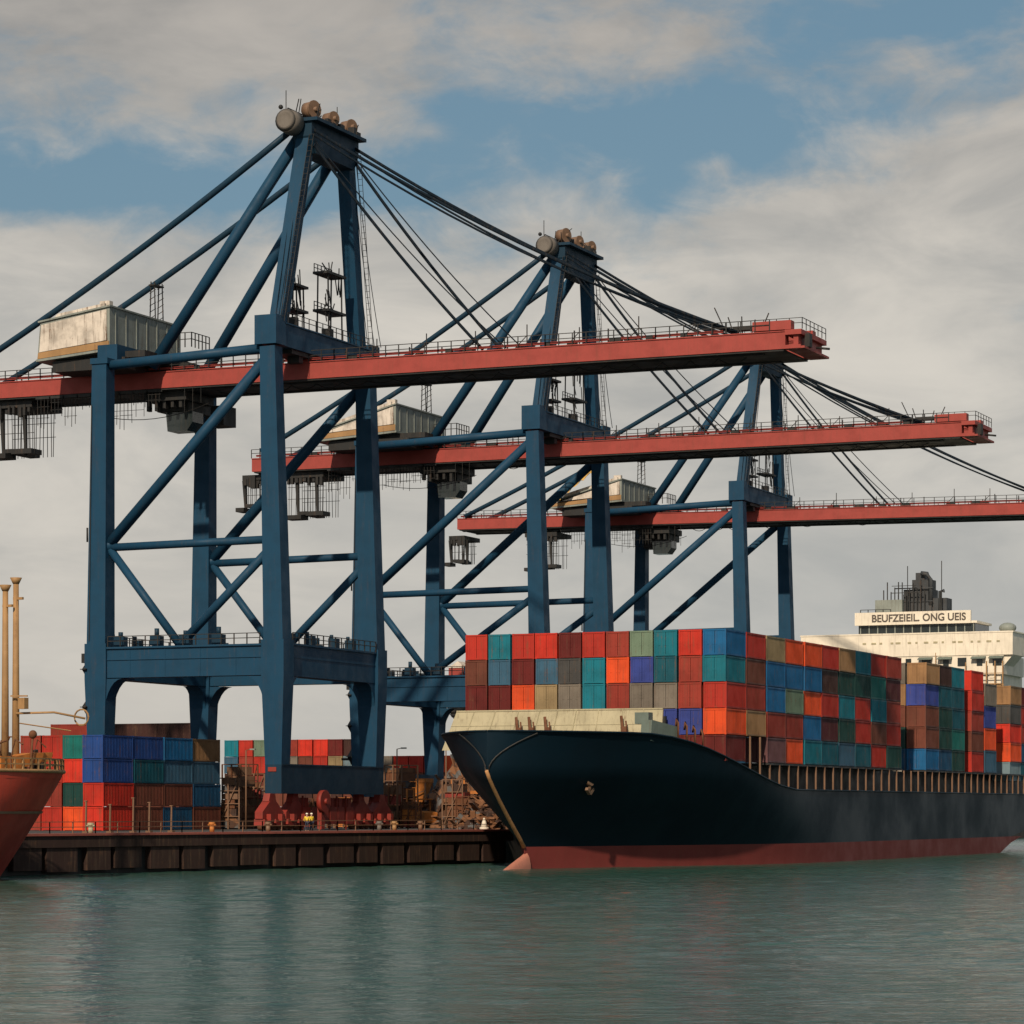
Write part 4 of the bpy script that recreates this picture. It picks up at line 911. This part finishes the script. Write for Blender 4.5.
for k, (px, d, w_, h_, mat, where) in enumerate(((229, 330, 2.4, 5.6, 'rust', 'just right of the blue quay containers'), (240, 336, 2.8, 7.2, 'scrap', 'second from the blue quay containers, tallest there'), (254, 342, 2.4, 6.2, 'rust', 'left of the near crane leg, behind its bogies'),
        (303, 352, 2.4, 3.4, 'bogie_red', 'seen under the near sill beam, left of the cable reel'), (317, 356, 2.8, 3.0, 'rust', 'seen under the near sill beam behind the two workers'), (332, 352, 2.2, 3.5, 'bogie_red', 'seen under the near sill beam, right of the workers'), (345, 350, 2.2, 3.2, 'orange', 'seen under the near sill beam beside the right bogies'),
        (391, 345, 2.2, 5.2, 'scrap', 'just right of the near crane far leg'), (401, 356, 2.8, 7.4, 'rust', 'between the near crane and the orange hopper'), (411, 345, 1.8, 3.0, 'orange', 'in front of the orange hopper'),
        (456, 338, 2.4, 5.5, 'rust', 'before the left half of the scrap heap'), (469, 332, 2.0, 3.6, 'rusty_post', 'before the right half of the scrap heap'), (479, 335, 1.8, 2.6, 'tan_steel', 'at the right foot of the scrap heap by the stem'))):
    cage(px, d, w_, h_, mat, f'rusty cargo cage of crates {where}', 20 + k)
for k, (px, d, h_, where) in enumerate(((246, 322, 8.5, 'left of the near crane leg'), (330, 340, 6.0, 'under the near crane sill beam'), (397, 340, 9.0, 'right of the near crane'), (446, 344, 9.5, 'under the ship bow'))):
    x, y = onquay(px, d); lp_ = empty('lamp_post', (x, y, QZ), f'thin grey lamp post standing on the quay {where}', 'lamp post', 'lamp posts on the quay')
    m = MB(); m.tube((0, 0, 0), (0, 0, h_), .11, .07, 8); m.beam((0, 0, h_), (.9, -.3, h_ + .15), .07, .07); m.build('pole', 'rusty_post', lp_)
    m = MB(); m.box((1.0, -.33, h_ + .1), (.6, .3, .16)); m.build('lamp_head', 'house_grey', lp_)
# bollards, posts, white cone marker, cones on the quay edge
def bollard(s, mat, label, sc=1.):
    m = MB(); m.tube((0, 0, 0), (0, 0, .75 * sc), .24, .2, 12); m.tube((0, 0, .75 * sc), (0, 0, 1.0 * sc), .2, .34, 12); m.tube((0, 0, 1.0 * sc), (0, 0, 1.12 * sc), .34, .24, 12); m.tube((-.42, 0, .8 * sc), (.42, 0, .8 * sc), .08, n=8)
    p = A + d_ * s - nrm * 1.2; o = m.build('bollard', mat, None, (p.x, p.y, QZ + .02)); tag(o, label, 'bollard', 'bollards along the quay edge')
def s_at(px):
    lo, hi = 0, L_
    for _ in range(40):
        md = (lo + hi) / 2; p = A + d_ * md; v = 512 + 3000 * (.9195 * p.x + .393 * p.y) / (-.393 * p.x + .9195 * p.y)
        lo, hi = (md, hi) if v < px else (lo, md)
    return lo
for px, mt, lb in ((101, 'cream', 'cream bollard on the quay edge before the blue containers'), (222, 'orange', 'orange bollard on the quay edge left of the near crane'),
                   (278, 'sheave_tan', 'tan bollard on the quay edge under the near crane leg'), (389, 'concrete', 'grey bollard on the quay edge right of the red bogies'), (404, 'tan_steel', 'tan bollard on the quay edge before the tall cargo cages'), (430, 'rusty_post', 'brown bollard on the quay edge by the scrap heap')):
    bollard(s_at(px), mt, lb, .85)
p = A + d_ * (s_at(505)) - nrm * 1.0 if False else A + d_ * (L_ - 1.6) - nrm * 1.0
m = MB(); m.tube((0, 0, 0), (0, 0, .2), .5, .48, 14); m.tube((0, 0, .2), (.05, -.1, 1.1), .42, .1, 14); m.ball((.05, -.1, 1.1), .12)
o = m.build('marker_cone', 'white_paint', None, (p.x, p.y, QZ + .06)); tag(o, 'white cone marker at the end of the quay beside the ship stem', 'marker')
# timber props standing in front of the stacked containers, lamp standards
k = 0
for px in (113, 137, 160, 176, 198):
    p = A + d_ * s_at(px) - nrm * 3.2; h = (2.9, 2.6, 3.2, 2.8, 2.5)[k]
    m = MB(); m.beam((0, 0, 0), (.05, 0, h), .13, .13); m.box((.02, 0, h), (.3, .2, .08)); m.box((0, 0, .1), (.5, .5, .2)); o = m.build('fence_post', 'rusty_post', None, (p.x, p.y, QZ))
    tag(o, f'tan steel post before the quay containers, {ORD[k + 1]} from the left', 'post', 'posts before the quay containers'); k += 1

# ------------------------------------------------------------------ dock workers
def worker(px, off, rz, label, pose):
    p = A + d_ * s_at(px) - nrm * off
    R = empty('person', (p.x, p.y, QZ + .02), label, 'person', rz=rz)
    J = {'pelvis': (0, 0, .93), 'waist': (0, .01, 1.08), 'chest': (0, .02, 1.34), 'neck': (0, .01, 1.49), 'head': (0, -.01, 1.60), 'crown': (0, .0, 1.74)}
    E = [('pelvis', 'waist'), ('waist', 'chest'), ('chest', 'neck'), ('neck', 'head'), ('head', 'crown')]
    rad = {'pelvis': .145, 'waist': .135, 'chest': .155, 'neck': .06, 'head': .095, 'crown': .07}
    for sx, n_ in ((-1, 'l'), (1, 'r')):
        a = pose * sx
        for nm, q, r, par in (('hip', (sx * .09, 0, .88), .10, 'pelvis'), ('knee', (sx * .11, -.05 * a - .04, .49), .065, 'hip'), ('ankle', (sx * .12, .14 * a, .08), .045, 'knee'), ('toe', (sx * .13, .14 * a - .2, .04), .04, 'ankle'),
                              ('sho', (sx * .19, .02, 1.41), .07, 'chest'), ('elb', (sx * .27, .06 - .08 * a, 1.14), .045, 'sho'), ('wri', (sx * .26, -.14 - .12 * a, .98), .032, 'elb'), ('hand', (sx * .25, -.22 - .12 * a, .95), .035, 'wri')):
            J[nm + n_] = q; rad[nm + n_] = r; E.append((par if par in ('pelvis', 'chest') else par + n_, nm + n_))
    names = list(J); idx = {n_: i for i, n_ in enumerate(names)}
    def skinned(sub, name, mat, grow, cut=None):
        ed = [e for e in E if e[0] in sub and e[1] in sub]; vs = [n_ for n_ in names if n_ in sub]; ii = {n_: i for i, n_ in enumerate(vs)}
        me = bpy.data.meshes.new(name); me.from_pydata([J[n_] for n_ in vs], [(ii[a], ii[b]) for a, b in ed], [])
        import bmesh
        bm = bmesh.new(); bm.from_mesh(me); sk = bm.verts.layers.skin.verify(); bm.verts.ensure_lookup_table()
        for i, n_ in enumerate(vs): bm.verts[i][sk].radius = (rad[n_] * grow,) * 2; bm.verts[i][sk].use_root = i == 0
        bm.to_mesh(me); bm.free()
        me.materials.append(MAT[mat]); o = bpy.data.objects.new(name, me); COL.objects.link(o); o.parent = R
        o.modifiers.new('skin', 'SKIN').use_smooth_shade = True; s_ = o.modifiers.new('sub', 'SUBSURF'); s_.levels = s_.render_levels = 1
        return o
    skinned(set(names), 'body', 'skin', 1.0)
    skinned({'pelvis', 'waist', 'chest'} | {a + b for a in ('sho', 'elb', 'wri') for b in 'lr'}, 'jacket', 'hi_vis', 1.16)
    skinned({'pelvis'} | {a + b for a in ('hip', 'knee', 'ankle') for b in 'lr'}, 'trousers', 'trousers', 1.14)
    m = MB(); m.ball((0, 0, 1.70), (.125, .145, .10)); m.tube((0, -.02, 1.68), (0, -.02, 1.695), .15, .14, 12); m.build('hard_hat', 'white_paint', R)
worker(320, 1.6, .6, 'worker in yellow jacket and white helmet standing by the red bogies, left of a pair', .7)
worker(327, 1.9, -1.9, 'worker in yellow jacket and white helmet standing by the red bogies, right of a pair', -.4)
print('containers', NC[0])
